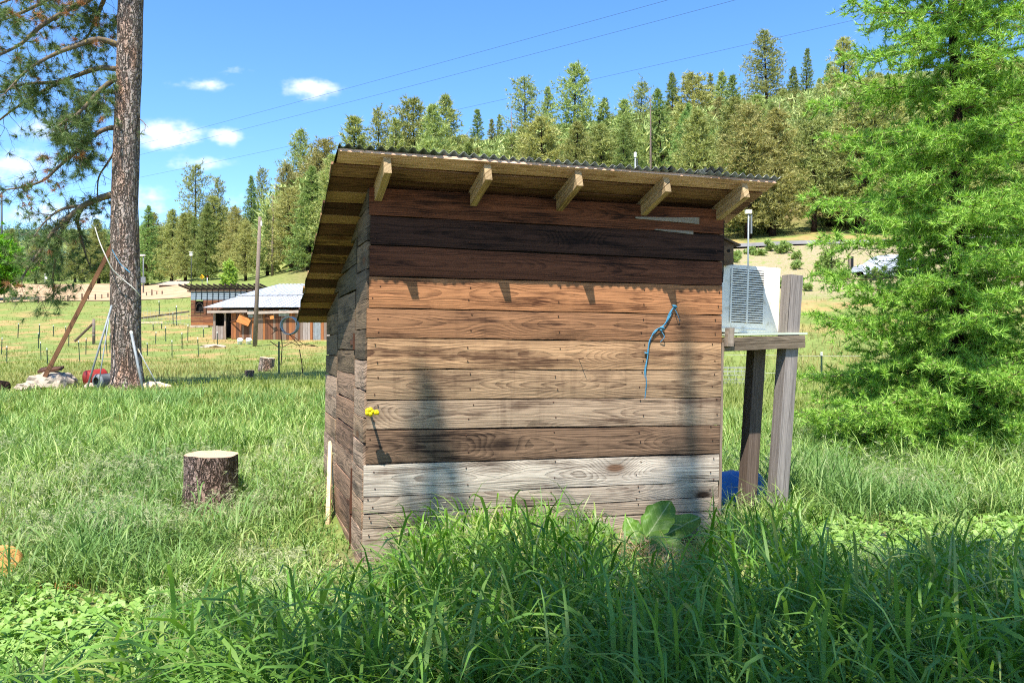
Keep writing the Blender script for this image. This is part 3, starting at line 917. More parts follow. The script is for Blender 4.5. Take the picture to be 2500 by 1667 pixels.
def spread(P, S, k, rad, rng):
    """k blade roots about every clump centre"""
    P = np.repeat(np.asarray(P, float), k, 0); S = np.repeat(np.asarray(S, float), k, 0); n = len(P)
    a = rng.random(n)*2*np.pi; r = rad*np.sqrt(rng.random(n))*S[:, 0]
    P = P + np.stack([r*np.cos(a), r*np.sin(a), np.zeros(n)], 1)
    return P, S
def grass(name, P, S, k, rad, w, bend, segs, mat, label, cat='grass', droop=.2, lean=.25, lo=.45):
    rng = np.random.default_rng(len(P))
    B, S2 = spread(P, S, k, rad, rng); n = len(B)
    V, F = blades_at(B, S2[:, 2]*(lo+(1-lo)*rng.random(n)**.8), w*S2[:, 0]*(.6+.8*rng.random(n)), bend, segs, rng, droop, lean)
    o = link(name, mesh_of(name, V, F, mat)); tag(o, label, cat, None, 'stuff')
    return o

def stalks(name, P, S, k, rad, mat, label, nl=5):
    """upright grass culms, each with arching leaves set along it"""
    rng = np.random.default_rng(404)
    B, S2 = spread(P, S, k, rad, rng); n = len(B)
    h = S2[:, 2]*(.5+.5*rng.random(n)**.7)
    la = rng.random(n)*2*np.pi; lm = h*(.02+.16*rng.random(n)**1.5)
    top = B + np.stack([np.cos(la)*lm, np.sin(la)*lm, h*.86], 1)
    q = np.stack([-np.sin(la), np.cos(la), np.zeros(n)], 1)*.0019
    V = [np.stack([B-q, B+q, top], 1).reshape(-1, 3)]; F = [np.arange(n*3).reshape(-1, 3)]; off = n*3
    for j in range(nl):
        t = (.10+.90*(j+.6*rng.random(n))/nl)
        t = np.minimum(t, 1.0)
        c = B + (top-B)*t[:, None]
        a = la*0 + j*2.4 + rng.random(n)*2.2 + rng.random(n)*6.28*(j == 0)
        out = np.stack([np.cos(a), np.sin(a), np.zeros(n)], 1)
        L = (.16+.20*rng.random(n))*(.55+.75*h)*(1.15-.35*np.abs(t-.5))
        w = .0050*(.65+.7*rng.random(n))*(.7+.5*h)
        sd = np.stack([-np.sin(a), np.cos(a), rng.normal(size=n)*.25], 1)*w[:, None]
        st = 1.05+.28*rng.normal(size=n); en = st-(.9+1.3*rng.random(n))           # leaf angle at its base and at its tip
        seg = 4; p = c.copy(); pts = [p]
        for s_ in range(seg):
            ang = st+(en-st)*((s_+.5)/seg)**1.3
            p = p + (out*np.cos(ang)[:, None] + np.array([0, 0, 1.])*np.sin(ang)[:, None])*(L/seg)[:, None]; pts.append(p)
        ws = (.45, 1.0, .92, .6)
        vv = []
        for s_ in range(seg): vv += [pts[s_]-sd*ws[s_], pts[s_]+sd*ws[s_]]
        vv.append(pts[seg]); V.append(np.stack(vv, 1).reshape(-1, 3)); kk = 2*seg+1
        f = []
        for s_ in range(seg-1): f += [[2*s_, 2*s_+1, 2*s_+3], [2*s_, 2*s_+3, 2*s_+2]]
        f.append([2*seg-2, 2*seg-1, 2*seg])
        F.append((np.arange(n)[:, None, None]*kk+np.array(f)[None]).reshape(-1, 3)+off); off += n*kk
    o = link(name, mesh_of(name, np.concatenate(V), np.concatenate(F), mat))
    return tag(o, label, 'grass', None, 'stuff')

def seed_heads(name, P, S, k, rad, mat, label):
    """thin stalks whose tips nod under a loose drooping head"""
    rng = np.random.default_rng(77)
    B, S2 = spread(P, S, k, rad, rng); n = len(B)
    V1, F1 = blades_at(B, S2[:, 2]*(.75+.25*rng.random(n)), .0014, .5, 4, rng, .5)
    q = V1.reshape(n, 9, 3)
    tips = q[:, 8]; pre = q[:, 6:8].mean(1); pre2 = q[:, 4:6].mean(1)
    PP = np.concatenate([pre2*.4+pre*.6, pre, pre*.5+tips*.5, tips]); D = np.concatenate([(tips-pre)]*4)
    D = norm(norm(D)*.8 + np.array([0, 0, -.7]))
    V2, F2 = tuft_tris(PP, D, .055, .0019, 4, .33, rng)
    o = link(name, mesh_of(name, np.concatenate([V1, V2]), np.concatenate([F1, F2+len(V1)]), mat))
    return tag(o, label, 'grass', None, 'stuff')

def leafy(name, P, S, k, rad, L, wd, mat, label, cat, up=1.0, hs=.1):
    """broad lobed little leaves in low cushions"""
    rng = np.random.default_rng(31)
    base, S2 = spread(P, S, k, rad, rng); n = len(base)
    base[:, 2] += hs*rng.random(n)*S2[:, 0]
    hd = rng.random(n)*2*np.pi; el = up*rng.random(n)+.1
    d = np.stack([np.cos(hd)*np.cos(el), np.sin(hd)*np.cos(el), np.sin(el)], 1)
    s = np.stack([-np.sin(hd), np.cos(hd), rng.normal(size=n)*.25], 1)
    Ls = L*(.6+.8*rng.random(n))*S2[:, 0]; V = []; Z = np.array([0, 0, 1.])
    prof = [(0, .06), (.3, .75), (.42, .5), (.62, 1.0), (.76, .58), (1.0, .03)]
    for t, w in prof:
        c = base + d*(Ls*t)[:, None] - Z*(Ls*.35*t*t)[:, None]
        e = s*(w*wd*Ls)[:, None]; zz = Z*(w*wd*Ls*.25)[:, None]
        V += [c-e+zz, c, c+e+zz]
    V = np.stack(V, 1); kk = 3*len(prof); f = []
    for i in range(len(prof)-1):
        f += [[3*i, 3*i+1, 3*i+4, 3*i+3], [3*i+1, 3*i+2, 3*i+5, 3*i+4]]
    F = (np.arange(n)[:, None, None]*kk + np.array(f)[None]).reshape(-1, 4)
    o = link(name, mesh_of(name, V.reshape(-1, 3), F, mat)); return tag(o, label, cat, None, 'stuff')

def shedlocal(X, Y):
    d = Vector((X, Y, 0)) - SHC
    return d.dot(SF), d.dot(SB)
TOPV = np.array([(-400, 1700), (0, 1640), (230, 1620), (330, 1560), (450, 1500), (700, 1440), (800, 1450), (900, 1450), (965, 1370), (1050, 1260), (1200, 1235), (1420, 1225),
                 (1470, 1300), (1520, 1385), (1680, 1390), (1740, 1330), (1780, 1270), (1900, 1235), (1960, 1280), (2050, 1400), (2150, 1400), (2220, 1335), (2380, 1310), (2500, 1360), (2900, 1330)], float)

# tall foreground grass
P, S = [], []
while len(P) < 3300:
    Yv = 1.9*(5.9/1.9)**RN.random(); u = RN.uniform(-250, 2850)
    X = (u-U0)/FPX*Yv
    f, b = shedlocal(X, Yv)
    if b > -.10 and -.35 < f < WL+.02: continue
    if f < -.05 and Yv > 4.4: continue
    if f > WL and Yv > 5.7: continue
    tv = np.interp(u, TOPV[:, 0], TOPV[:, 1]) + RN.normal()*22
    h = CAMZ - (tv-V0)/FPX*Yv
    if h < .16: continue
    if u < 330 and RN.random() < .6: continue
    h = min(h, .80)*RN.uniform(.62, 1.0)
    if mnoise.noise(Vector((X*1.7, Yv*1.7, 9))) < -.28 and RN.random() < .7: continue
    P.append((X, Yv, terr(X, Yv))); S.append((.75+.35*h, .75+.35*h, h*1.22))
stalks('tall_grass', P, S, 4, .10, M_GRASS_TALL, 'tall shaded broad-bladed grass across the foreground before the shed')
P2 = []; S2 = []
for p, s in zip(P, S):
    if RN.random() < .10 and p[1] > 3.2: P2.append(p); S2.append((.9, .9, s[2]*1.12))
PS, SS = list(P2), list(S2)

# fine lit grass left of, behind and right of the shed
P, S = [], []; PW, SWD = [], []
N = 0
while N < 8700:
    Yv = 3.4*(15.5/3.4)**RN.random()**.9; u = RN.uniform(-300, 2850); N += 1
    X = (u-U0)/FPX*Yv
    f, b = shedlocal(X, Yv)
    if -.03 < f < WL+.03 and -.05 < b < WD+.03: continue
    v = V0 + (CAMZ-terr(X, Yv))/Yv*FPX
    rv = ground_v = v
    wd = mnoise.noise(Vector((X*.9, Yv*.9, 2)))
    if u < 340 and 1470 < v < 1680 and (u < 120 or v < 1600 or RN.random() < .6):
        if RN.random() < .75: PW.append((X, Yv, terr(X, Yv))); SWD.append(RN.uniform(.7, 1.25))
        continue
    if 1440 < u < 1730 and Yv > 4.2 and f > 0 and b < 0 and RN.random() < .15: continue
    if 430 < u < 590 and 5.9 < Yv < 7.3 and RN.random() < .4: continue
    if 600 < u < 720 and 1330 < v < 1385 and RN.random() < .75: continue
    if u > 1950 and 1290 < v < 1430 and wd > -.2:
        if RN.random() < .7: PW.append((X, Yv, terr(X, Yv))); SWD.append(RN.uniform(.8, 1.5))
        continue
    if u > 1750:
        h = .30+.40*max(0, .5+wd) if v < 1330 else .25
    else:
        h = .20+.36*max(0, .45+wd)
        if v > 1250: h *= .85
    h *= RN.uniform(.75, 1.2)
    if 760 < u < 975 and 1200 < v: h *= .3
    if 1440 < u < 1730 and Yv > 4.0 and f > 0 and b < 0: h *= .45
    P.append((X, Yv, terr(X, Yv))); S.append((1.0+.028*Yv, 1.0+.028*Yv, h))
    sd = mnoise.noise(Vector((X*1.1, Yv*1.1, 14)))
    if Yv < 9 and ((u < 900 and 1090 < v < 1500 and sd > .0 and RN.random() < .38) or (u > 1750 and sd > .1 and RN.random() < .25)):
        PS.append((X, Yv, terr(X, Yv))); SS.append((1.1, 1.1, h*1.25))
grass('fine_grass', P, S, 12, .11, .0050, .6, 3, M_GRASS_FINE, 'sunlit fine meadow grass around the shed')
seed_heads('seeding_grass', PS, SS, 5, .1, M_SEED, 'pale nodding grass seed heads left of the shed')
leafy('leafy_weeds', PW, [(s, s, s) for s in SWD], 20, .15, .058, .33, M_WEED, 'low light green leafy weeds at the lower left and right', 'weeds')
PK, SK = [], []
for i in range(620):
    Yv = 4.2*(14/4.2)**RN.random(); u = RN.uniform(-200, 2750)
    if 780 < u < 1760 and Yv < 8.6: continue
    X = (u-U0)/FPX*Yv; f, b = shedlocal(X, Yv)
    if -.3 < f < WL+.3 and -.3 < b < WD+.3: continue
    if mnoise.noise(Vector((X*.8, Yv*.8, 21))) < -.02: continue
    h = RN.uniform(.30, .55); PK.append((X, Yv, terr(X, Yv))); SK.append((1, 1, h))
stalks('meadow_stalks', PK, SK, 4, .14, M_GRASS_FINE, 'rough taller grass clumps scattered through the sunlit meadow', 4)
# dry stalks round the burdock
P, S = [], []
for i in range(26):
    u = RN.uniform(1440, 1760); Yv = RN.uniform(5.0, 5.6); X = (u-U0)/FPX*Yv
    f, b = shedlocal(X, Yv)
    if b > -.12: continue
    P.append((X, Yv, terr(X, Yv))); s = RN.uniform(.2, .38); S.append((1, 1, s))
grass('dry_stalks', P, S, 18, .16, .0025, .9, 3, M_DRY, 'dry tan stalks and litter at the foot of the shed wall', 'dry stalks', .3, .9)
# pasture
P, S = [], []
N = 0
while N < 15500:
    Yv = 12.0*(92/12.0)**RN.random(); u = RN.uniform(-300, 2850); N += 1
    if u > 1700 and Yv > 56: continue
    if 1720 < u and Yv > 42 and RN.random() < .8: continue
    X = (u-U0)/FPX*Yv
    wd = mnoise.noise(Vector((X*.25, Yv*.25, 5)))
    h = (.17+.10*max(0, .4+wd))*RN.uniform(.7, 1.2)*(1+.006*Yv)
    if u > 1750 and Yv < 40: h *= 1.9
    v = V0 + (CAMZ-terr(X, Yv))/Yv*FPX
    if 180 < u < 290 and 855 < v < 885: continue
    P.append((X, Yv, terr(X, Yv))); s = .8+.02*Yv; S.append((s, s, h))
grass('pasture_grass', P, S, 6, .26, .0085, .5, 2, M_PASTURE, 'yellow-green pasture grass stretching back to the far fence')

# burdock plant at the foot of the wall
bp = wallpt(1600, 1330, .16); bp.z = terr(bp.x, bp.y)
burdock = thing('burdock', bp, 'burdock with huge ruffled leaves at the foot of the shed front', 'plant')
m_bur, g = newmat('burdock_leaf')
p = g.obj(); x, y, z = g.sep(p)
ay = g.m('ABSOLUTE', y)
rib = g.mul(g.sm(ay, .0055, .002), .75)
ver = g.m('ABSOLUTE', g.m('SINE', g.mul(g.sub(x, g.mul(ay, .9)), 58.0)))
c = g.mix(g.noise(p, 16.0, 4, .6), lin(74, 116, 36), lin(112, 150, 58))
c = g.mix(g.mul(g.sm(ver, .16, .02), .7), c, lin(140, 172, 90))
c = g.mix(rib, c, lin(176, 190, 130))
b_ = g.n('ShaderNodeBsdfPrincipled', {'Base Color': c, 'Roughness': .5, 'Specular IOR Level': .35, 'Normal': g.bump(ver, .5, .004)})
t_ = g.n('ShaderNodeBsdfTranslucent', {'Color': c})
g.n('ShaderNodeOutputMaterial', {'Surface': g.n('ShaderNodeMixShader', {0: .35, 1: b_.outputs[0], 2: t_.outputs[0]}).outputs[0]})
def bleaf(L, Wd, curl, seed):
    rr = random.Random(seed); V, F = [], []; nx, ny = 16, 12
    for i in range(nx+1):
        t = i/nx
        w = Wd*(math.sin(math.pi*min(1, t*.86+.10))**.75)*(1-.05*t)
        if t > .86: w *= max(.06, math.cos((t-.86)/.14*1.5))
        for j in range(ny+1):
            s = j/ny*2-1
            ruf = .14*abs(s)**2*math.sin(t*17+seed+3*s)*Wd + .02*mnoise.noise(Vector((t*5, s*3, seed)))
            V.append((t*L + (-.08*L*abs(s)**2 if t < .2 else 0)*(1-t*5 if t < .2 else 0), s*w*(1+.06*math.sin(t*23+seed)), -curl*L*t*t + .22*w*abs(s)**1.4 + ruf))
    for i in range(nx):
        for j in range(ny):
            a = i*(ny+1)+j; F.append([a, a+ny+1, a+ny+2, a+1])
    return mesh_of('leaf', V, F, m_bur, True)
LEAVES = [((1578, 1312, .26), (1634, 1224, .20), (-.15, -.85, .5), .115), ((1602, 1318, .26), (1706, 1255, .16), (.1, -.6, .8), .10), ((1590, 1322, .34), (1694, 1352, .52), (.1, -.6, .8), .095),
          ((1516, 1332, .25), (1424, 1272, .16), (0, -.6, .8), .09), ((1585, 1330, .40), (1640, 1388, .62), (0, -.7, .7), .08), ((1560, 1325, .3), (1530, 1262, .14), (-.2, -.7, .65), .07)]
for k, (pb, pt, nr, Wd) in enumerate(LEAVES):
    a = wallpt(*pb)-bp; b = wallpt(*pt)-bp
    x = (b-a); L = x.length; x.normalize(); z = Vector(nr); z = (z-x*z.dot(x)).normalized(); y = z.cross(x)
    Mx = Matrix(((x.x, y.x, z.x, a.x), (x.y, y.y, z.y, a.y), (x.z, y.z, z.z, a.z), (0, 0, 0, 1)))
    link('leaf', bleaf(L*1.08, Wd, .12, k+1), burdock, M=Mx)
    mb = MB(); mb.tube(poly([(0, 0, 0), a*.5+Vector((0, 0, .03)), a, a+x*.03]), .008, 6); mb.build('stalk', M_WEED, burdock, True)
# ------------------------------------------------------------------ conifers of the wooded slope
def pine_geo(h, cb, rmax, nb, k, L, seed, upper=.5, ragged=.35, conic=.75, lateral=.22, wd=.05, top=1.0, taper=.93, rmin=.12):
    rng = np.random.default_rng(seed)
    rr = random.Random(seed)
    mb = MB()
    tp = []
    for i in range(9):
        t = i/8
        tp.append((h*.012*math.sin(t*5+seed), h*.010*math.cos(t*4+seed*2), h*t*.99-.3*(i == 0)))
    r0 = .016*h+.05
    mb.tube(tp, [r0*(1.25 if i == 0 else 1)*(1-taper*(i/8)) for i in range(9)], 8)
    P, D = [], []
    for i in range(nb):
        t = (i+rng.random())/nb
        z = h*(cb + (top-cb)*t**.92)
        if z > h*.985: z = h*.985
        r = rmax*((1-t)**conic)*(.6+.4*min(1, t/.16))*(1-ragged+2*ragged*rng.random()) + rmin
        a = i*2.399 + rng.normal()*.5
        el = math.radians(-14+52*t*upper*2 + rng.normal()*9)
        dv = np.array([math.cos(a), math.sin(a), 0.0])
        up = np.array([0, 0, 1.0])
        ax = np.interp(z/h, [q/8 for q in range(9)], [q[0] for q in tp]); ay = np.interp(z/h, [q/8 for q in range(9)], [q[1] for q in tp])
        c0 = np.array([ax, ay, z])
        tip = c0 + dv*r + up*(r*math.tan(el)*.8)
        mid = c0 + dv*r*.5 + up*(r*math.tan(el)*.25)
        if r > .7: mb.tube([c0, mid, tip], [.018+.012*r, .012+.006*r, .008], 3, False)
        m = int(3+r*4.2)
        for q in range(m):
            s = .30+.72*(q+rng.random())/m
            pt = c0 + (mid-c0)*min(1, s*2) if s < .5 else mid + (tip-mid)*(s-.5)*2
            lat = np.cross(dv, up)*rng.normal()*lateral*r*(.4+s*.6) + up*rng.normal()*.10*r
            P.append(pt+lat); D.append(dv*.7+up*.75+rng.normal(size=3)*.25)
    for q in range(10 if top == 1 else 0):
        P.append(np.array([tp[-1][0], tp[-1][1], h*(.93+.07*q/9)])); D.append(np.array([0, 0, 1.])+rng.normal(size=3)*.4)
    P = np.array(P); D = norm(np.array(D))
    V, F = tuft_tris(P, D, L*(.7+.6*rng.random(len(P))), wd, k, .75, rng)
    return mb, V, F

VAR = []
def variant(h, cb, rmax, nb, k, L, seed, needle, bark=M_DARKBARK, **kw):
    mb, V, F = pine_geo(h, cb, rmax, nb, k, L, seed, **kw)
    return (h, mesh_of('trunk', mb.v, mb.f, bark, True), mesh_of('crown', V, F, needle))
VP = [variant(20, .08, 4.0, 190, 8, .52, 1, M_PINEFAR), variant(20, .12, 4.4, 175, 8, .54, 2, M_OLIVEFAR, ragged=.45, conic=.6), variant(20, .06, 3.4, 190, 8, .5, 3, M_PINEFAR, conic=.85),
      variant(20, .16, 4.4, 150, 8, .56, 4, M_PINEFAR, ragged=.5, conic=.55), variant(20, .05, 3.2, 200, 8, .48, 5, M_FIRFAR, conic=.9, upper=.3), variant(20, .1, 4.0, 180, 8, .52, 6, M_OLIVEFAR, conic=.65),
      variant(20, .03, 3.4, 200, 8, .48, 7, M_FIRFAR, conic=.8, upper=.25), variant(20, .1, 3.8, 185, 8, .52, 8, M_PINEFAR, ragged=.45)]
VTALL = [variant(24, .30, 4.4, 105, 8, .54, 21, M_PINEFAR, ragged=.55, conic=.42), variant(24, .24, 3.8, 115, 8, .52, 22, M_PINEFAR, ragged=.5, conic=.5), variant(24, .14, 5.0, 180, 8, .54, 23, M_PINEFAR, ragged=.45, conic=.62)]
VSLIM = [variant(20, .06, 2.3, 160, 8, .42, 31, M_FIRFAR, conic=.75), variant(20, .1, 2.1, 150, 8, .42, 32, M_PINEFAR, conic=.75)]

def plant(var, p, h, label, group=None, cat='pine tree', name='pine_tree', widen=1.0, rz=None):
    h0, tm, cm = var
    s = h/h0
    t = thing(name, p, label, cat, group, R.uniform(0, 6.28) if rz is None else rz)
    t.scale = (s*widen, s*widen, s)
    link('trunk', tm, t); link('crown', cm, t)
    return t
def solveY(u, vtop, hwant, y0=80, y1=320):
    best = None
    Y = y0
    while Y < y1:
        z = terr((u-U0)/FPX*Y, Y); h = CAMZ+(V0-vtop)/FPX*Y - z
        e = abs(h-hwant)
        if best is None or e < best[0]: best = (e, Y, h)
        Y *= 1.01
    return best[1], best[2]

# the trees one can tell apart on the skyline: column, top row, wanted height, variant, widening, label
SKY = [(737, 317, 25, VTALL[2], .85, 'tall dark pine whose top rises just left of the shed roof'),
       (790, 340, 20, VP[1], 1.1, 'pale bushy pine right beside the left edge of the shed roof'),
       (860, 283, 20, VP[0], 1.0, 'pine top just right of the roof peak, leftmost above the roof'),
       (919, 262, 21, VTALL[1], .8, 'thin open-crowned pine above the roof near its left end'),
       (962, 286, 17, VSLIM[1], 1.0, 'narrow small pine between two taller ones above the left roof'),
       (1013, 242, 22, VP[3], 1.0, 'ragged pine with clumped top above the left third of the roof'),
       (1057, 255, 20, VP[0], .9, 'rounded pine touching a taller pointed one above the roof'),
       (1086, 232, 22, VP[7], .9, 'pointed pine with the highest top left of the roof centre'),
       (1164, 267, 18, VSLIM[0], 1.2, 'small spire-shaped pine standing alone above the middle of the roof'),
       (1202, 290, 16, VSLIM[1], 1.0, 'low slender pine just right of the small lone spire'),
       (1222, 279, 16, VSLIM[0], .9, 'thin needle-like tree left of the broad dark pine'),
       (1280, 186, 24, VTALL[1], .95, 'tall dark pine with open top, left one of the pair above the roof'),
       (1338, 213, 21, VP[2], .9, 'narrow pine squeezed between the two tallest above the roof'),
       (1399, 155, 24, VTALL[2], .9, 'tall pointed pine with a bare trunk showing, highest above the roof centre'),
       (1474, 238, 18, VP[4], 1.0, 'low green pine right of the tall pointed pine'),
       (1528, 242, 18, VP[0], .9, 'small pine top left of the round-headed one'),
       (1566, 201, 20, VTALL[0], .8, 'round-headed thin pine on the ridge'),
       (1612, 215, 18, VSLIM[0], 1.1, 'slim pine just right of the round-headed one'),
       (1643, 176, 20, VP[6], .8, 'dense dark pine on the ridge left of the olive one'),
       (1690, 180, 24, VP[1], 1.25, 'broad olive-tinted pine above the right half of the roof'),
       (1732, 178, 18, VSLIM[1], 1.0, 'grey slender pine right of the olive one'),
       (1757, 174, 19, VP[2], .8, 'dark pointed pine beside the grey slender one'),
       (1784, 181, 18, VSLIM[0], 1.0, 'narrow pine left of the tallest pine'),
       (1868, 74, 27, VTALL[2], .95, 'tallest pine of the slope, ragged crown high against the sky'),
       (1936, 162, 18, VP[4], .9, 'green pine just right of the tallest one'),
       (1970, 117, 20, VSLIM[0], .9, 'thin spire on the ridge left of the bright larch'),
       (2023, 155, 18, VP[6], .9, 'low dark pine on the ridge near the larch'),
       (2056, 94, 24, VP[5], .9, 'grey-brown pine half hidden behind the tip of the larch'),
       (478, 402, 22, VTALL[0], 1.0, 'tall open pine with a forked flat top between trunk and shed'),
       (530, 432, 19, VTALL[1], .85, 'pine close to the right of the tall open one beyond the barn'),
       (412, 515, 17, VTALL[1], .8, 'leaning dark pine just right of the big trunk'),
       (345, 552, 17, VP[3], .9, 'mid-green pine seen right against the big trunk'),
       (388, 560, 14, VP[0], .9, 'short bushy pine beside the street light'),
       (612, 428, 19, VP[6], .9, 'dark fir left of the pointed pair near the barn'),
       (640, 410, 21, VTALL[1], .85, 'pointed pine, higher of the pair behind the wooden pole'),
       (575, 500, 14, VP[4], .9, 'small green fir standing among the pines beyond the barn'),
       (690, 545, 11, VP[6], 1.0, 'short dense fir on the green rise above the barn'),
       (772, 372, 18, VP[5], 1.1, 'olive pine partly hidden by the shed eave at the left'),
       (700, 400, 17, VP[1], .9, 'pale pine behind the tall dark one near the shed')]
for (u, v, hw, var, wd, lab) in SKY:
    Yv, h = solveY(u, v, hw, 98 if u > 820 else 106, 190)
    plant(var, on(u, Yv)-Vector((0, 0, .2)), h, lab, 'pines on the skyline', widen=wd*(1.22 if u > 700 else .95))
SKYU = sorted([(s[0], s[1]) for s in SKY if s[0] > 700])
skx = [a for a, b in SKYU]; 
# smooth lower limit for the filling trees
def skymin(u):
    return float(np.interp(u, [700, 860, 1000, 1160, 1300, 1480, 1600, 1800, 1950, 2100, 2500, 2900], [420, 350, 310, 325, 285, 270, 245, 225, 200, 170, 120, 90]))
placed = []
cnt = 0
tries = 0
LAB = {M_PINEFAR.name: 'mid-green pine in the dense wood on the slope behind the shed', M_OLIVEFAR.name: 'olive-tinted pine in the dense wood on the slope behind the shed',
       M_FIRFAR.name: 'darker green fir in the dense wood on the slope behind the shed'}
while cnt < 213 and tries < 20000:
    tries += 1
    u_ = R.uniform(690, 2600)
    Yv = (78 if u_ > 1650 else 96)*(330/96)**(R.random()**1.25); u = u_
    X = (u-U0)/FPX*Yv; z = terr(X, Yv)
    if Yv < 103 and u < 820: continue
    h = R.triangular(10, 22, 15)*(1+.15*(Yv > 150))
    vt = V0-(z+h-CAMZ)/Yv*FPX
    lim = skymin(u)
    if vt < lim + R.uniform(0, 30): 
        h = CAMZ+(V0-lim-R.uniform(5, 60))/FPX*Yv - z
        if h < 9: continue
    vt = V0-(z+h-CAMZ)/Yv*FPX
    if 830 < u < 1860 and vt > 365+(u-830)*.07+8: continue
    sp = 2.2 + .010*Yv
    if any((X-a)**2+(Yv-b)**2 < sp*sp for a, b in placed): continue
    placed.append((X, Yv)); cnt += 1
    var = R.choice(VP+VP+VSLIM)
    zone = next(n_ for lim_, n_ in ((815, 'left of the shed roof'), (990, 'above the leftmost part of the roof'), (1150, 'above the roof left of its middle'), (1320, 'above the middle of the roof'), (1500, 'above the roof right of its middle'),
                                    (1680, 'above the right part of the roof'), (1860, 'above the right end of the roof'), (2010, 'between the roof and the larch'), (2250, 'behind the left of the larch'), (9999, 'behind the right of the larch')) if u < lim_)
    row = 'front row pine' if Yv < 112 else ('mid-slope pine' if Yv < 160 else 'upper slope pine')
    size = 'short' if h < 12 else ('middling' if h < 16 else 'tall')
    lab = size + ' ' + {'p': 'mid-green', 'o': 'olive', 'f': 'dark green'}[var[2].materials[0].name[0]] + ' ' + row + ' ' + zone
    plant(var, (X, Yv, z-.2), h, lab, lab, widen=R.uniform(1.0, 1.5))
# wood at the edge of the ploughed field, left
cnt = 0; placed2 = []
while cnt < 36:
    u = R.uniform(-150, 560); Yv = R.uniform(141, 205); X = (u-U0)/FPX*Yv
    if any((X-a)**2+(Yv-b)**2 < 12 for a, b in placed2): continue
    h = R.uniform(8.5, 13)*(1.25 if u > 250 else 1); placed2.append((X, Yv)); cnt += 1
    var = R.choice(VP); col_ = {'pine_needles_far': 'mid-green pine', 'olive_needles_far': 'olive-tinted pine', 'fir_needles_far': 'darker green fir'}[var[2].materials[0].name]
    zn = 'beyond the field at the left edge' if u < 90 else ('beyond the field below the drooping pine branch' if u < 270 else ('seen beside the big pine trunk' if u < 400 else 'beyond the coop'))
    lab = ('low ' if h < 11 else 'taller ')+col_+' '+zn
    plant(var, on(u, Yv)-Vector((0, 0, .2)), h, lab, lab, widen=1.25)
for (u, v0, Yv, h) in ((600, 0, 112, 7), (575, 0, 118, 9), (505, 0, 124, 10), (450, 0, 126, 9), (420, 0, 130, 10), (655, 0, 116, 8), (360, 0, 132, 11)):
    plant(R.choice(VP), on(u, Yv), h*1.2, 'low bushy conifer among the pines on the rise beyond the barn', 'low conifers beyond the barn', widen=1.2)
mb = MB(); rs = random.Random(5)
mb.tube([(0, 0, -.3), (.1, 0, 6), (.05, .1, 12), (.2, 0, 16)], [.2, .16, .1, .02], 7)
for i in range(46):
    z_ = 2.5+13*i/46; a = i*2.4; r_ = (1.6-.07*z_)*rs.uniform(.5, 1.2)
    mb.tube([(.08, 0, z_), (math.cos(a)*r_*.6, math.sin(a)*r_*.6, z_-.1), (math.cos(a)*r_, math.sin(a)*r_, z_+.1)], [.03, .02, .008], 3, False)
SNAG = mesh_of('dead_trunk', mb.v, mb.f, M_POLEWOOD, True)
for k, (u, Yv, lab) in enumerate(((1900, 92, 'bare grey dead tree below the tallest pine'), (1985, 96, 'bare dead tree between the tallest pine and the larch'), (1590, 104, 'bare dead trunk above the right part of the roof'), (1250, 108, 'bare dead trunk above the middle of the roof'), (665, 112, 'bare dead trunk on the rise behind the wooden pole'))):
    t = thing('dead_tree', on(u, Yv), lab, 'dead tree', None, k*1.3); link('dead_trunk', SNAG, t); t.scale = (1, 1, (.9, .75, 1.1, 1.15, .7)[k])
# far wooded hills: one mass of small trees
rgf = np.random.default_rng(9)
PP, DD, LL = [], [], []
for i in range(2600):
    u = rgf.uniform(-900, 900); Yv = rgf.uniform(300, 820)
    X = (u-U0)/FPX*Yv
    if mnoise.noise(Vector((X*.011, Yv*.011, 4))) < -.18: continue
    z = terr(X, Yv); h = rgf.uniform(9, 17)
    for q in range(12):
        t = (q+.5)/12
        for kk in range(3):
            a = rgf.random()*6.28; rr_ = 2.3*(1-t)+.2
            PP.append((X+math.cos(a)*rr_*.5, Yv+math.sin(a)*rr_*.5, z+h*t)); DD.append((math.cos(a)*.8, math.sin(a)*.8, .7)); LL.append(rr_*.9+.5)
V, F = tuft_tris(np.array(PP), norm(np.array(DD)), np.array(LL), np.array(LL)*.26, 1, .3, rgf)
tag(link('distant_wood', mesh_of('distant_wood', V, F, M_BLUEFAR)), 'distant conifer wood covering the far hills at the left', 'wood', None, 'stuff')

PP, DD, LL = [], [], []
for i in range(2300):
    u = rgf.uniform(640, 2750); Yv = (104 if u > 850 else 118)*(420/118)**rgf.random()
    X = (u-U0)/FPX*Yv; z = terr(X, Yv); h = rgf.uniform(10, 17)
    lim = skymin(u)+25
    h = min(h, CAMZ+(V0-lim)/FPX*Yv - z)
    if h < 4: continue
    for q in range(10):
        t = (q+.5)/10
        for kk in range(4):
            a = rgf.random()*6.28; rr_ = 3.3*(1-t)**.7+.25
            PP.append((X+math.cos(a)*rr_*.6, Yv+math.sin(a)*rr_*.6, z+h*t)); DD.append((math.cos(a)*.7, math.sin(a)*.7, .8)); LL.append(rr_*.45+.5)
V, F = tuft_tris(np.array(PP), norm(np.array(DD)), np.array(LL), np.array(LL)*.16, 2, .4, rgf)
tag(link('slope_wood', mesh_of('slope_wood', V, F, M_PINEFAR)), 'dense small conifers filling the upper slope between the larger pines', 'wood', None, 'stuff')
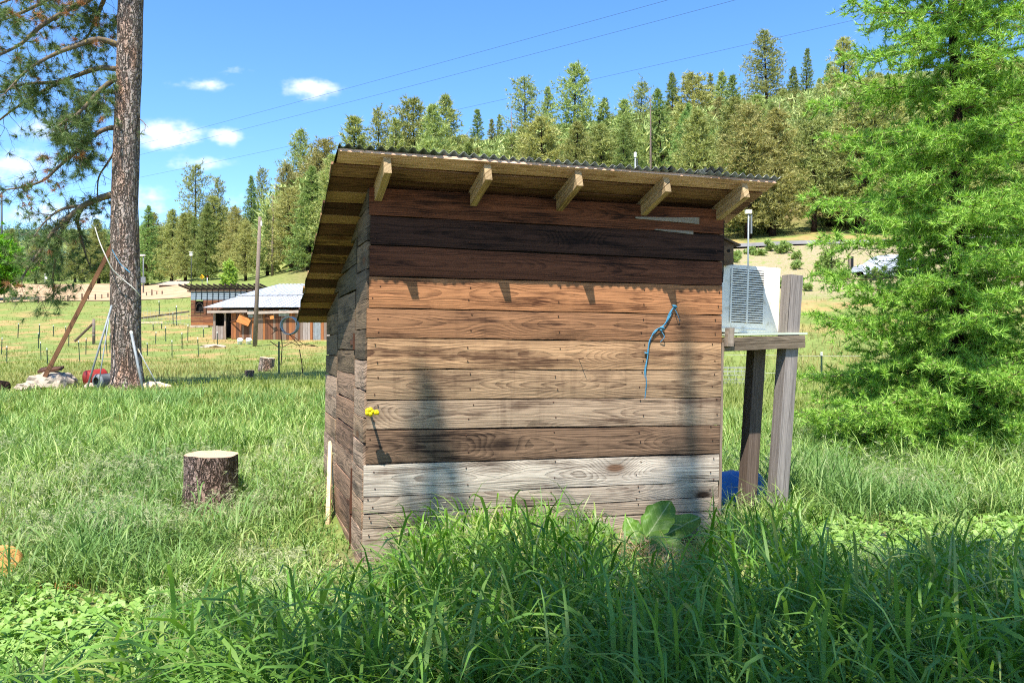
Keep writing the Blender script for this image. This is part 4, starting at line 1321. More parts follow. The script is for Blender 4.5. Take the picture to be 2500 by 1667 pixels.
# two tall conifers and a smaller one behind the viewpoint: they shade the foreground
VSH = [variant(12, .40, .42, 52, 8, .12, 41, M_PINEFAR, ragged=.75, conic=.55, wd=.024, rmin=.03), variant(17, .34, 2.2, 62, 7, .28, 42, M_PINEFAR, ragged=.5, conic=1.2, wd=.04, top=.90, taper=.86), variant(13, .3, 2.4, 50, 7, .3, 43, M_PINEFAR, ragged=.5, conic=.9)]
def shade_tree(wp, H, var, lab, wd=1.0, rz=0.4):
    d = (H-wp.z)/math.tan(SUN_EL)
    b = Vector((wp.x, wp.y, 0)) - LH*d
    plant(var, (b.x, b.y, terr(b.x, b.y)-.1), H, lab, None, widen=wd, rz=rz)
shade_tree(wallpt(998, 885, 0), 12, VSH[0], 'tall pine behind the viewpoint shading the left foreground grass', 1.0)
shade_tree(wallpt(1702, 800, 0), 17, VSH[1], 'tall pine behind the viewpoint shading the right end of the shed', 1.0)
shade_tree(Vector((2.9, 5.0, .3)), 13, VSH[2], 'shorter pine behind the viewpoint shading the grass at lower right', 1.0)

# ------------------------------------------------------------------ the big ponderosa at the left
TB = ground(302, 948)
TY = TB.y; SCL = TY/FPX                   # metres per photo pixel at its distance
pine = thing('pine_tree', TB, 'big ponderosa with orange-grey bark, drooping branches and dead twigs at the left', 'pine tree')
def tp_(u, v, dy=0.0): return at(u, v, TY+dy) - TB
mb = MB()
V, F = [], []
rows = [(975, 236, 376), (950, 248, 362), (935, 262, 350), (900, 274, 344), (850, 275, 342), (760, 273, 342), (650, 272, 339), (500, 274, 335), (300, 281, 339), (150, 287, 344), (0, 291, 348), (-300, 300, 352), (-800, 318, 362), (-1300, 332, 366), (-1750, 344, 362)]
nv = 40
vs = np.concatenate([np.linspace(980, 0, 90), np.linspace(-30, -1750, 40)])
ra = np.array([(r[0], (r[1]+r[2])/2, (r[2]-r[1])/2) for r in rows])[::-1]
for v in vs:
    cu = np.interp(v, ra[:, 0], ra[:, 1]); rw = np.interp(v, ra[:, 0], ra[:, 2])*SCL
    c = tp_(cu, v)
    for k in range(nv):
        a = 2*math.pi*k/nv
        n_ = mnoise.noise(Vector((math.cos(a)*2.6, math.sin(a)*2.6, c.z*1.1)))*.035 + mnoise.noise(Vector((math.cos(a)*7, math.sin(a)*7, c.z*3)))*.018
        flare = .05*max(0, mnoise.noise(Vector((math.cos(a)*1.3, math.sin(a)*1.3, 5))))*max(0, (v-860)/100)
        r = rw*(1+n_*1.3)+flare
        V.append((c.x+math.cos(a)*r, c.y+math.sin(a)*r, c.z))
for i in range(len(vs)-1):
    for k in range(nv):
        a = i*nv+k; b = i*nv+(k+1) % nv
        F.append([a, b, b+nv, a+nv])
link('trunk', mesh_of('trunk', V, F, M_BARK, True), pine)
def z1(pts): return [(x/2.9038, y/2.9038) for x, y in pts]
BR = [  # polylines in photo pixels*2.9 (x,y), start radius px, needle likelihood, dead share, depth run
    ([(835, 320), (700, 280), (560, 320), (400, 380), (250, 460), (150, 540), (40, 660)], 6.0, .55, .05, -1.2),
    ([(820, 490), (700, 485), (560, 530), (430, 580), (300, 650), (150, 740), (0, 850), (-150, 990)], 5.5, .25, .05, .7),
    ([(430, 580), (300, 590), (170, 600), (0, 660), (-200, 760)], 4.0, .95, .0, .3),
    ([(820, 560), (720, 630), (600, 760), (520, 830), (400, 900)], 5.5, .95, .0, -.8),
    ([(815, 655), (700, 650), (620, 700), (560, 770), (520, 850), (500, 940)], 4.0, .75, .05, .9),
    ([(815, 905), (740, 920), (640, 975), (560, 1060), (430, 1170), (320, 1270), (200, 1320), (80, 1340), (-60, 1355)], 5.0, .45, .35, -.5),
    ([(640, 975), (580, 1000), (540, 1050), (600, 1080)], 3.0, 1.0, .0, -.6),
    ([(800, 1380), (700, 1410), (590, 1460), (500, 1530), (380, 1640), (300, 1760), (200, 1900), (150, 1990)], 7.0, .5, .03, -.7),
    ([(590, 1460), (550, 1560), (580, 1700), (620, 1840), (660, 1930)], 4.0, .42, .05, .5),
    ([(500, 1530), (420, 1700), (390, 1850), (370, 2000), (380, 2080), (300, 2140)], 3.5, .4, .05, .2),
    ([(590, 1460), (450, 1480), (330, 1560), (240, 1680)], 3.5, .55, .0, -1.0),
    ([(805, 1090), (760, 1160), (700, 1260), (690, 1400), (680, 1520)], 2.6, .0, 0, .4),
    ([(845, -150), (660, -20), (500, 60), (300, 180), (150, 310), (0, 390), (-150, 480)], 6.5, .6, .25, -.9),
    ([(760, -60), (720, 40), (680, 140), (620, 260), (560, 300)], 5.0, .8, .05, .8),
    ([(845, -350), (640, -150), (420, -40), (220, 60), (60, 130), (-120, 180)], 6.5, .95, .25, .5),
    ([(845, -420), (600, -300), (350, -120), (120, -20), (-100, 60)], 6.0, .9, .3, -1.0),
    ([(985, 400), (1000, 375), (1008, 380)], 1.2, 0, 0, .1), ([(985, 840), (1020, 870), (1030, 900), (1020, 940)], 1.2, 0, 0, -.1), ([(1020, 870), (1052, 905)], .8, 0, 0, -.1),
    ([(850, 340), (860, 400), (890, 470)], 1.6, 0, 0, -.25)]
rgp = np.random.default_rng(3)
twigV = MB()
NP, ND, NPd, NDd = [], [], [], []
def twig(p, d, ln, r, needle, dead, depth=0):
    pts = [p]; q = p.copy(); dd = d.copy()
    n = 5
    for i in range(n):
        dd = (dd + Vector(rgp.normal(size=3)*.28) + Vector((0, 0, -.10 + .16*i/n))).normalized()
        q = q + dd*(ln/n); pts.append(q.copy())
    twigV.tube(pts, [r*(1-.75*i/n) for i in range(n+1)], 3, False)
    if rgp.random() < needle:
        isd = rgp.random() < dead
        for s in range(2):
            pt = pts[-1-s] if s < len(pts) else pts[-1]
            (NPd if isd else NP).append(tuple(pt)); (NDd if isd else ND).append(tuple(dd+Vector((0, 0, .15))))
    if depth < 2:
        for s in range(2):
            if rgp.random() < .75:
                b = pts[rgp.integers(1, n)]
                twig(b.copy(), (dd + Vector(rgp.normal(size=3)*.8)).normalized(), ln*rgp.uniform(.35, .65), r*.6, needle, dead, depth+1)
for (pl, r0, nd, dead, dep) in BR:
    q = z1(pl); pts = []
    for i, (u, v) in enumerate(q):
        pts.append(tp_(u, v, dep*i/max(1, len(q)-1)))
    P_ = poly(pts, 5); n = len(P_)
    ob = MB(); ob.tube(P_, [max(.005, 1.25*r0*SCL*(1-.8*i/(n-1))) for i in range(n)], 7, True, .1)
    ob.build('branch', M_TWIG, pine, True)
    if r0 < 2: continue
    for i in range(3, n):
        for s in range(2):
            if rgp.random() < (.75 if nd > .3 else .6):
                d = Vector((rgp.normal()*.6-.25, rgp.normal()*.7, -.35+rgp.normal()*.6)).normalized()
                twig(P_[i].copy(), d, rgp.uniform(.35, .8), .0075, nd*.9, dead)
# upper crown, above the picture
UP, UD = [], []
for i in range(120):
    t = i/120; z = TB.z*0 + (950+300+1250*t)*SCL
    c = tp_(np.interp(950-(z/SCL), ra[:, 0], ra[:, 1]), 950-(z/SCL)); c.z = z
    a = i*2.4; r = (2.9*(1-t)**.6+.4)*rgp.uniform(.6, 1.1)
    e = c + Vector((math.cos(a)*r, math.sin(a)*r, r*(-.2+.7*t)))
    twigV.tube([c, (c+e)/2+Vector((0, 0, .1)), e], [.03, .02, .008], 4, False)
    for s in range(38):
        q = c.lerp(e, .3+.7*rgp.random()) + Vector(rgp.normal(size=3)*.3)
        UP.append(tuple(q)); UD.append((math.cos(a)*.5, math.sin(a)*.5, .6))
tag(twigV.build('twigs', M_DEADTWIG, pine), kind='stuff')
V, F = tuft_tris(np.array(NP), norm(np.array(ND)), .17, .0045, 30, .75, rgp)
tag(link('needles', mesh_of('needles', V, F, M_PINENEAR), pine), kind='stuff')
V, F = tuft_tris(np.array(UP), norm(np.array(UD)), .26, .022, 8, .8, rgp)
tag(link('upper_crown', mesh_of('upper_crown', V, F, M_PINENEAR), pine), kind='stuff')
V, F = tuft_tris(np.array(NPd), norm(np.array(NDd)), .15, .0045, 30, .8, rgp)
o = tag(link('dead_needles', mesh_of('dead_needles', V, F, M_DEADNEEDLE), pine), kind='stuff')

# ------------------------------------------------------------------ the bright larch at the right
LB = Vector(((2330-U0)/FPX*10.8, 10.8, 0)); LB.z = terr(LB.x, LB.y)-.05
larch = thing('larch_tree', LB, 'bright green young larch with feathery branches filling the right edge', 'larch tree')
rl = np.random.default_rng(17)
LHt = 18.0
mb = MB(); mb.tube([(.04*math.sin(i*.9), .03*math.cos(i), LHt*i/12) for i in range(13)], [.095*(1-.93*i/12) for i in range(13)], 12)
mb.build('trunk', M_DARKBARK, larch, True)
bm_ = MB(); TP, TD, TL = [], [], []
nb = 330
for i in range(nb):
    t = (i+rl.random())/nb
    z = .35 + (LHt-.5)*t**1.75
    rad = (2.08*(1-(z/LHt))**.68 + .12)*rl.uniform(.62, 1.12)
    a = i*2.39996 + rl.normal()*.35
    dv = Vector((math.cos(a), math.sin(a), 0))
    el = -.12+.35*(z/LHt)+rl.normal()*.1
    pts = []; n = 9
    for k in range(n+1):
        s = k/n
        pts.append(Vector((0, 0, z)) + dv*(rad*s) + Vector((0, 0, rad*(el*s - .22*s*s + .26*s**4))) + Vector(rl.normal(size=3)*.012*s))
    bm_.tube(pts, [.020*(1-.85*k/n)*(.5+.4*rad/2) for k in range(n+1)], 5, False)
    ntw = int(6+rad*14) if z < 7.6 else int(2+rad*3)
    for q in range(ntw):
        s = .05+.93*(q+rl.random())/ntw
        k = min(n-1, int(s*n)); p = pts[k].lerp(pts[k+1], s*n-k)
        sd = 1 if q % 2 else -1
        lat = Vector((-dv.y, dv.x, 0))*sd
        ln = rl.uniform(.22, .55)*(1.15-s*.65)*(.6+.3*rad)
        d = (lat*rl.uniform(.5, 1) + dv*rl.uniform(.4, .9) + Vector((0, 0, rl.normal()*.35-.05))).normalized()
        tw = [p]; dd = d
        m = max(3, int(ln/.045))
        for j in range(m):
            dd = (dd + Vector(rl.normal(size=3)*.1) + Vector((0, 0, -.05+.1*j/m))).normalized()
            tw.append(tw[-1]+dd*(ln/m))
        bm_.tube(tw[::2] if m > 3 else tw, .0035, 3, False)
        for j in range(1, m+1):
            for e in range(3):
                if rl.random() < .34: continue
                pp = tw[j-1].lerp(tw[j], rl.random())
                TP.append(tuple(pp)); TL.append(.05 if j < m else .068)
                w = dd*(1.0 if j == m else .35) + Vector(rl.normal(size=3)*.5) + Vector((0, 0, .35))
                TD.append(tuple(w))
    for q in range(int(rad*16)):
        s = .25+.75*rl.random(); k = min(n-1, int(s*n)); p = pts[k].lerp(pts[k+1], s*n-k)
        TP.append(tuple(p)); TL.append(.045); TD.append(tuple(Vector(rl.normal(size=3)*.6)+Vector((0, 0, .5))+dv*.3))
tag(bm_.build('branches', M_TWIG, larch), kind='stuff')
TP = np.array(TP); TD = np.array(TD); TL = np.array(TL)
W3 = TP + np.array(LB)[None]
pu = U0+FPX*W3[:, 0]/W3[:, 1]; pv = V0-FPX*(W3[:, 2]-CAMZ)/W3[:, 1]
keep = ~((pu > 2075) & (pu < 2195) & (pv > 605) & (pv < 685) & (rl.random(len(pu)) < .85))       # a thin spot in the foliage
TP, TD, TL = TP[keep], TD[keep], TL[keep]
V, F = tuft_tris(np.array(TP), norm(np.array(TD)), np.array(TL)*1.5, .0056, 7, .58, rl)
tag(link('crown', mesh_of('crown', V, F, M_LARCH), larch), kind='stuff')
# ------------------------------------------------------------------ barn with a metal roof, beyond the pasture
def wobble(r, k, s, z=0.0): return r*(1+.08*mnoise.noise(Vector((math.cos(k)*s, math.sin(k)*s, z)))+.04*mnoise.noise(Vector((math.cos(k)*s*4, math.sin(k)*s*4, z*2))))
B0 = ground(520, 829)
BS = B0.y/FPX
bang = math.radians(-5)
barn = thing('barn', B0, 'low weathered plank barn with a pale metal roof beyond the pasture', 'barn', rz=bang)
def bx(u): return (u-520)*BS
def bz(v): return (829-v)*BS
BW = [((150, 98, 66), (84, 52, 36)), ((128, 84, 60), (66, 42, 30)), ((168, 108, 66), (98, 58, 36)), ((140, 116, 98), (84, 68, 56)), ((112, 76, 56), (58, 40, 30))]
GY = [((150, 136, 124), (96, 84, 76)), ((136, 118, 104), (82, 70, 60)), ((164, 152, 142), (104, 94, 86))]
x = -.05; k = 0
while x < 11.2:
    w = R.uniform(.17, .27); um = 520+(x+w/2)/BS
    z0, z1_ = -.15, bz(757)
    pal = BW
    if um < 553: z1_ = bz(796); pal = GY
    elif um < 567: x += w; continue
    if um > 735: pal = GY if R.random() < .75 else BW
    a, b = R.choice(pal)
    if not (um > 553 and um < 567):
        board('plank', barn, (x, 0, z0), (x, 0, z1_+R.uniform(-.03, .03)), (1, 0, 0), w-.012, w-.012, .03, lin(*a), lin(*b), M_WOODV, .003, 3)
    x += w
for u0_, u1_ in ((521.5, 527), (549, 553.5)):
    board('post', barn, (bx(u0_), -.02, -.1), (bx(u0_), -.02, bz(757)), (1, 0, 0), (u1_-u0_)*BS, None, .1, lin(150, 132, 116), lin(96, 82, 70), M_WOODP, .003, 3)
mb = MB(); mb.box(0.05, 11.0, 1.2, 1.25, -.1, 2.1); mb.box(.02, .06, .05, 4.6, -.1, 2.1); mb.build('inner_wall', M_DARK, barn)  # near-black sheets stand in for the unlit inside of the barn
board('eave_board', barn, (-.3, -.38, bz(765)), (3.0, -.40, bz(764)), (0, 0, 1), .2, .2, .04, lin(176, 160, 146), lin(118, 104, 92), M_WOODP, .004, 4)
board('eave_board', barn, (3.0, -.39, bz(768)), (10.9, -.40, bz(763)), (0, 0, 1), .22, .2, .04, lin(184, 168, 152), lin(124, 108, 96), M_WOODP, .004, 6)
board('brace', barn, (bx(531), .05, bz(758)), (bx(549), .05, bz(768)), (0, 0, 1), .1, .1, .04, lin(180, 168, 150), lin(120, 104, 92), M_WOODP)
o = board('shutter', barn, (bx(586), -.55, bz(786)), (bx(613), -.35, bz(797)), (-.1, .3, 1), .75, .62, .04, lin(198, 128, 70), lin(128, 76, 40), M_WOODP, .004, 4)
board('shutter_prop', barn, (bx(566), -.05, bz(787)), (bx(586), -.5, bz(783)), (0, 0, 1), .08, .08, .05, lin(110, 72, 50), lin(64, 42, 30), M_WOODP)
board('prop', barn, (bx(644), -.05, bz(774)), (bx(674), -.5, bz(782)), (0, 0, 1), .07, .07, .05, lin(110, 72, 50), lin(64, 42, 30), M_WOODP)
board('block', barn, (bx(671), -.52, bz(781)), (bx(680), -.5, bz(779)), (0, 0, 1), .26, .26, .05, lin(216, 142, 76), lin(150, 90, 48), M_WOODP)
mb = MB(); mb.box(bx(686), bx(712), -.04, -.02, bz(772), bz(757)); mb.build('window', simple('grey_pane', lin(150, 158, 152), .3, 0, .2, 3), barn)
mb = MB(); mb.box(bx(609), bx(622), -.04, -.02, bz(775), bz(757)); mb.build('window', simple('grey_pane', lin(140, 148, 142), .3, 0, .2, 3), barn)
for k in range(5):
    mb = MB(); mb.box(bx(772+k*3.4), bx(775+k*3.4), -.05, -.03, -.1, bz(785)); mb.build('metal_panel', M_PIPE, barn)
m_br, g = newmat('barn_roofing')
p = g.obj(); n = g.noise(p, 1.2, 4, .6); n2 = g.noise(g.vmul(p, (2.5, .4, 2.5)), 1.0, 4, .6)
c = g.mix(g.sm(n2, .45, .7), lin(176, 178, 182), lin(152, 154, 158))
c = g.mix(g.mul(g.sm(n, .6, .75), .4), c, lin(140, 130, 122))
finish(g, c, .5, g.bump(n, .1, .02), .15, .4)
eL, eR, rL, rR = -.55, 11.2, 3.3, 11.2
zE, zM, zT = bz(750)-.03, bz(750)+1.05, bz(750)+2.15
def roofpart(name, t0, t1, lift):
    N = 24
    for i in range(N):
        a0, a1 = i/N, (i+1)/N-.0015
        def pt(s, t, dz=0): return (eL+(eR-eL)*s + (rL-eL)*t*(1-s)*1.0, -.5+5.8*t, zE+(zT-zE)*t**.9+lift+dz)
        V = [pt(a0, t0), pt(a1, t0), pt(a1, t1), pt(a0, t1)]
        w = .035
        V += [(v[0], v[1], v[2]-.03) for v in V]
        q0, q1 = pt(a0, t0, .018), pt(a0, t1, .018)
        V += [(q0[0]+w, q0[1], q0[2]), (q1[0]+w, q1[1], q1[2])]
        F = [[0, 1, 2, 3], [7, 6, 5, 4], [0, 4, 5, 1], [1, 5, 6, 2], [2, 6, 7, 3], [3, 7, 4, 0], [0, 8, 9, 3], [0, 1, 8], [3, 9, 2]]
        link(name, mesh_of(name, V, F, m_br), barn)
roofpart('roof_panel', 0, .46, 0)
roofpart('roof_panel', .44, 1.0, .09)
mb = MB(); mb.addvf([(rL, 5.3, zT+.09), (rR, 5.3, zT+.09), (rR, 9.5, 0), (0, 9.5, 0), (0, 0.1, 2.2), (-.3, 9.5, 2.0)], [[0, 1, 2, 3], [0, 3, 4]]); mb.build('back_wall', M_FENCEPOST, barn)

# open-raftered coop behind it
C0 = ground(466, 799)
CS = C0.y/FPX
coop = thing('coop', C0, 'old wooden coop with bare projecting rafters and a screened window band', 'coop', rz=math.radians(-4))
def cx(u): return (u-466)*CS
def cz(v): return (799-v)*CS
W_ = cx(640)
z = -.1; k = 0
while z < cz(735):
    a, b = R.choice(BW)
    for (xa, xb) in ((0, cx(479)), (cx(498), W_)) if cz(761) < z+.1 < cz(737) else ((0, W_),):
        board('plank', coop, (xa, 0, z), (xb, 0, z), (0, 0, 1), .24, .24, .03, lin(*a), lin(*b), M_WOODP, .005, 4)
    z += .25; k += 1
mb = MB(); mb.box(cx(469), cx(500), .3, .35, cz(765), cz(735)); mb.box(.05, W_, 2.2, 2.3, -.1, cz(712)); mb.build('inner_wall', M_DARK, coop)  # near-black sheets stand in for the shade behind the coop openings
V, F = tube([(cx(480)+.31*math.cos(a*.35)*1.0+.3, -.04, cz(752)+.42*math.sin(a*.35)) for a in range(10)], .02, 5); MB().addvf(V, F).build('window_hoop', M_FENCEPOST, coop)
mb = MB(); mb.box(cx(479), cx(499), -.06, -.02, cz(763), cz(761)); mb.build('window_sill', M_FENCEPOST, coop)
for k in range(10):
    mb = MB(); mb.box(cx(466+14*k), cx(466+14*k+12.4), -.02, 0, cz(733), cz(713.5)); mb.build('screen_panel', simple('screen_panel', lin(152, 164, 172), .5, .1, .2, 4), coop)
    mb = MB(); mb.box(cx(466+14*k+12.5), cx(466+14*k+13.9), -.05, 0, cz(733.5), cz(713)); mb.build('mullion', M_GREYDARK, coop)
    for j in range(4):
        mb = MB(); zc = cz(731-j*5); mb.box(cx(466+14*k), cx(466+14*k+12.4), -.035, -.021, zc-.02, zc+.02); mb.build('screen_bar', M_GREYDARK, coop)
mb = MB(); mb.box(-.3, W_, -.1, 3.0, cz(713), cz(709)); mb.build('roof_deck', M_FENCEPOST, coop)
for k in range(15):
    u = 455+k*14.2
    mb = MB(); mb.bar((cx(u)+.35, -.2, cz(710)+.12), (cx(u)-.05, -1.35, cz(703)+.16), .09, .16); mb.build('rafter', M_FENCEPOST, coop)
    mb = MB(); mb.bar((cx(u)+.35, -.19, cz(710)+.12), (cx(u)+.5, 3.0, cz(712)+.12), .09, .16); mb.build('rafter', M_FENCEPOST, coop)
mb = MB(); mb.box(cx(470), cx(516), -.5, -.2, -.05, .15); mb.build('foundation_stone', M_ROCK, coop)

# ------------------------------------------------------------------ stumps, logs, rocks
def stump(name, p, r, h, label, tilt=0.0, bark=M_STUMPBARK, cat='stump', flare=1.15):
    t = thing(name, p, label, cat)
    t.rotation_euler = (tilt*.4, tilt, 0)
    V, F = [], []; n = 30; m = 9; sd = r*37
    for j in range(m+1):
        s = j/m; z = -.1+(h+.1)*s
        for k in range(n):
            a = 2*math.pi*k/n
            rr_ = wobble(r, a, 1.6, sd)*(flare-(flare-1)*min(1, s*1.6)) + .02*r*math.sin(k*5+j*.5)
            V.append((math.cos(a)*rr_, math.sin(a)*rr_, z+(.03*h*mnoise.noise(Vector((math.cos(a)*2, math.sin(a)*2, sd))) if j == m else 0)))
    for j in range(m):
        for k in range(n):
            a = j*n+k; b = j*n+(k+1) % n; F.append([a, b, b+n, a+n])
    link('bark', mesh_of('bark', V, F, bark, True), t)
    V2 = [(v[0]*.93, v[1]*.93, v[2]-.004) for v in V[-n:]]+[(0, 0, h*1.0)]
    F2 = [[k, (k+1) % n, n] for k in range(n)]
    rim = [tuple(v) for v in V[-n:]]
    V2 += rim; F2 += [[k, n+1+k, n+1+(k+1) % n, (k+1) % n][::-1] for k in range(n)]
    link('cut_face', mesh_of('cut_face', V2, F2, M_END), t)
    return t
s0 = on(512, 7.0)
stump('stump', s0, .225, CAMZ-(1108-V0)/FPX*7.0-s0.z, 'near tree stump with rough bark and pale sawn top in the grass', .03)
s1 = ground(649, 906); stump('stump', s1, 17.5*s1.y/FPX, 33*s1.y/FPX, 'tilted greyish stump in the pasture near the hoop post', .12, M_ROCK if False else M_BARK)
s2 = ground(649-40, 924); stump('stump', s2, 11*s2.y/FPX, 20*s2.y/FPX, 'smallest stump, just left of the tilted stump', 0)
def rock(name, p, dims, seed, mat, label, cat='rock', lvl=3, rough=.35, parent=None):
    import bmesh
    bm = bmesh.new(); bmesh.ops.create_icosphere(bm, subdivisions=lvl, radius=1.0)
    for v in bm.verts:
        d = v.co.normalized()
        q = 1 + rough*mnoise.noise(d*1.4+Vector((seed, 0, 0))) + rough*.45*mnoise.noise(d*3.4+Vector((0, seed, 0)))
        c = mnoise.cell(d*1.6+Vector((seed, seed, 0)))*.14
        v.co = Vector((d.x*dims[0], d.y*dims[1], max(-.5, d.z)*dims[2]))*(q+c)
    me = bpy.data.meshes.new(name); bm.to_mesh(me); bm.free(); me.materials.append(mat)
    o = link(name, me, parent, p)
    if label: tag(o, label, cat)
    return o
tl = TY/FPX
rk = at(120, 928, TY-.1); rk.z = terr(rk.x, rk.y)+.12
rock('boulder', rk, (.42, .35, .24), 3.3, M_ROCK, 'pale angular boulder left of the big pine with a dark slab on top', 'boulder')
r2 = at(158, 935, TY+.1); r2.z = terr(r2.x, r2.y)+.1
rock('boulder', r2, (.22, .25, .2), 8.1, M_ROCK, 'smaller brownish rock behind the right end of the pale boulder', 'rock')
r3 = at(60, 960, TY-.6); r3.z = terr(r3.x, r3.y)+.05
rock('stone', r3, (.2, .14, .1), 5.2, M_ROCK, 'flat pale stone in the grass below the boulder', 'rock')
sl = at(124, 908, TY-.1)
o = board('bark_slab', None, sl+Vector((-.24, -.1, 0)), sl+Vector((.24, .02, .06)), (0, .9, .25), .3, .22, .05, lin(110, 78, 60), lin(62, 44, 36), M_WOODP, .012, 6)
tag(o, 'dark rough slab lying on top of the pale boulder', 'slab')
for k, (u, v, s) in enumerate(((375, 938, .16), (392, 934, .12), (360, 945, .1), (403, 944, .09), (222, 946, .10))):
    q = at(u, v, TY-.2); q.z = terr(q.x, q.y)+.06
    rock('wood_chunk', q, (s*1.5, s, s*.7), 20+k, M_CUTWOOD if k < 4 else M_ROCK,
         ['largest pale broken wood chunk right of the pine base', 'pale wood chunk just right of the largest chunk', 'small pale chunk against the foot of the pine', 'small pale chunk farthest right of the pine foot', 'small grey stone left of the pine foot'][k], 'wood chunk' if k < 4 else 'rock', 2, .5)
lg = at(-8, 965, TY-1.2); lg.z = terr(lg.x, lg.y)+.1
log = thing('log', lg, 'dark log lying in the grass at the left edge', 'log')
mb = MB(); mb.tube([(-.7, .2, 0), (-.2, 0, .05), (.25, -.1, .02)], [.14, .15, .13], 14, True, .05); mb.build('bark', M_DARKBARK, log, True)
lr = ground(12, 1405)-Vector((0, 0, .05))
lrt = thing('log_round', lr, 'orange cut log round lying at the lower left edge', 'log')
V, F = lathe([(.10, -.14), (.115, -.1), (.115, .1), (.10, .14)], 22); o = MB().addvf(V, F).build('bark', M_ORANGEWOOD, lrt, True); o.rotation_euler = (math.radians(70), 0, math.radians(25)); o.location = (0, 0, .12)
V, F = lathe([(.001, .143), (.098, .143)], 22, False); o = MB().addvf(V, F).build('cut_face', M_ORANGEWOOD, lrt); o.rotation_euler = (math.radians(70), 0, math.radians(25)); o.location = (0, 0, .12)
for k, (u, v) in enumerate(((92, 1450), (130, 1447), (160, 1455))):
    q = ground(u, v); 
    o = board('wood_scrap', None, q+Vector((-.08, 0, .03)), q+Vector((.06, .02, .045)), (0, 1, .2), .05, .04, .02, lin(214, 150, 92), lin(160, 100, 60), M_WOODP, .004, 2)
    tag(o, ['orange wood scrap nearest the log round', 'middle orange wood scrap below the log round', 'rightmost orange wood scrap below the log round'][k], 'wood scrap')

# poles leaning on the pine
def bar_thing(name, p0, p1, r, mat, label, cat='pole', n=8, part='shaft', taper=1.0):
    p0, p1 = Vector(p0), Vector(p1)
    t = thing(name, p0, label, cat)
    mb = MB(); mb.tube([(0, 0, 0), (p1-p0)*.5, (p1-p0)], [r, r*(1+taper)/2, r*taper], n); mb.build(part, mat, t, True)
    return t
q0 = at(88, 922, TY-.3); q0.z = terr(q0.x, q0.y)
pole = thing('timber_pole', q0, 'long brown timber leaning up against the big pine', 'timber')
board('timber', pole, (0, 0, 0), at(270, 596, TY-.15)-q0, (1, .3, 0), .085, .085, .05, lin(138, 98, 70), lin(86, 58, 42), M_WOODP, .002, 6)
q0 = at(211, 944, TY-.6); q0.z = terr(q0.x, q0.y); bar_thing('metal_rod', q0, at(273, 745, TY-.4), .022, M_PIPE, 'thicker of two grey rods leaning on the left side of the pine', 'rod')
q0 = at(238, 948, TY-.8); q0.z = terr(q0.x, q0.y); bar_thing('metal_rod', q0, at(268, 765, TY-.4), .013, M_PIPE, 'thinner of two grey rods leaning on the left side of the pine', 'rod')
q0 = at(350, 938, TY-.75); q0.z = terr(q0.x, q0.y)
t = bar_thing('steel_pipe', q0, at(321, 815, TY-.45), .03, M_PIPE, 'pale steel post leaning on the front right of the pine trunk', 'pipe')
mb = MB(); d = at(321, 815, TY-.45)-q0; mb.tube([d, d*1.045], .032, 8); mb.build('tip', M_TTIP, t)
q0 = at(392, 932, TY-.5); q0.z = terr(q0.x, q0.y)
t = bar_thing('thin_rod', q0, at(341, 860, TY-.35), .011, M_PIPE, 'thin rod with a pale end leaning low on right of the pine', 'rod')
mb = MB(); d = at(341, 860, TY-.35)-q0; mb.tube([d, d*1.1], .016, 6); mb.build('tip', M_CUTWOOD, t)
# rope slung from a branch round the trunk
q = [at(232, 555, TY-.6), at(243, 590, TY-.62), at(258, 625, TY-.66), at(275, 658, TY-.58), at(300, 682, TY-.44), at(322, 700, TY-.40), at(336, 715, TY-.3), at(342, 722, TY-.05)]
t = thing('rope', q[0], 'pale rope slung from a branch across the pine trunk', 'rope')
mb = MB(); mb.tube(poly([a-q[0] for a in q]), .012, 6); mb.build('cord', M_ROPEW, t, True)
q = [at(274, 610, TY-.35), at(285, 630, TY-.42), at(297, 648, TY-.44), at(312, 660, TY-.44)]
t = thing('string', q[0], 'thin blue-grey string tied on the pine trunk above the rope', 'string')
mb = MB(); mb.tube(poly([a-q[0] for a in q]), .007, 5); mb.tube(poly([q[3]-q[0]+Vector((-.05, 0, .04)), q[3]-q[0]+Vector((.0, -.02, 0)), q[3]-q[0]+Vector((.05, 0, -.05))]), .012, 5); mb.build('cord', M_ROPEB, t, True)
# toppled bucket and red can at the foot of the pine
q = at(243, 934, TY-.35); q.z = terr(q.x, q.y)+.2
t = thing('bucket', q-Vector((0, 0, .2)), 'toppled grey plastic bucket against the left foot of the pine', 'bucket')
V, F = lathe([(.10, -.02), (.135, -.02), (.15, 0), (.165, .02), (.165, .045), (.15, .05), (.135, .36), (.13, .40), (.001, .40)], 26, False)
o = MB().addvf(V, F).build('body', M_GREYPLASTIC, t, True); o.rotation_euler = (math.radians(80), 0, math.radians(-152)); o.rotation_euler = Vector((.45, .88, .12)).to_track_quat('Z', 'Y').to_euler(); o.location = (0, -.1, .18)
V, F = lathe([(.001, .06), (.06, .06), (.062, .045), (.10, .045), (.132, .0)], 26, False)
o2 = MB().addvf(V, F).build('inside', M_GREYDARK, t, True); o2.rotation_euler = o.rotation_euler; o2.location = o.location
q = at(231, 928, TY+.15); q.z = terr(q.x, q.y)
t = thing('red_can', q, 'red metal can behind the toppled grey bucket', 'can')
V, F = lathe([(.001, -.2), (.19, -.2), (.2, -.18), (.2, .18), (.19, .2), (.001, .2)], 26, False)
o = MB().addvf(V, F).build('body', M_REDPAINT, t, True); o.rotation_euler = Vector((.6, .75, .1)).to_track_quat('Z', 'Y').to_euler(); o.location = (0.02, 0, .21)

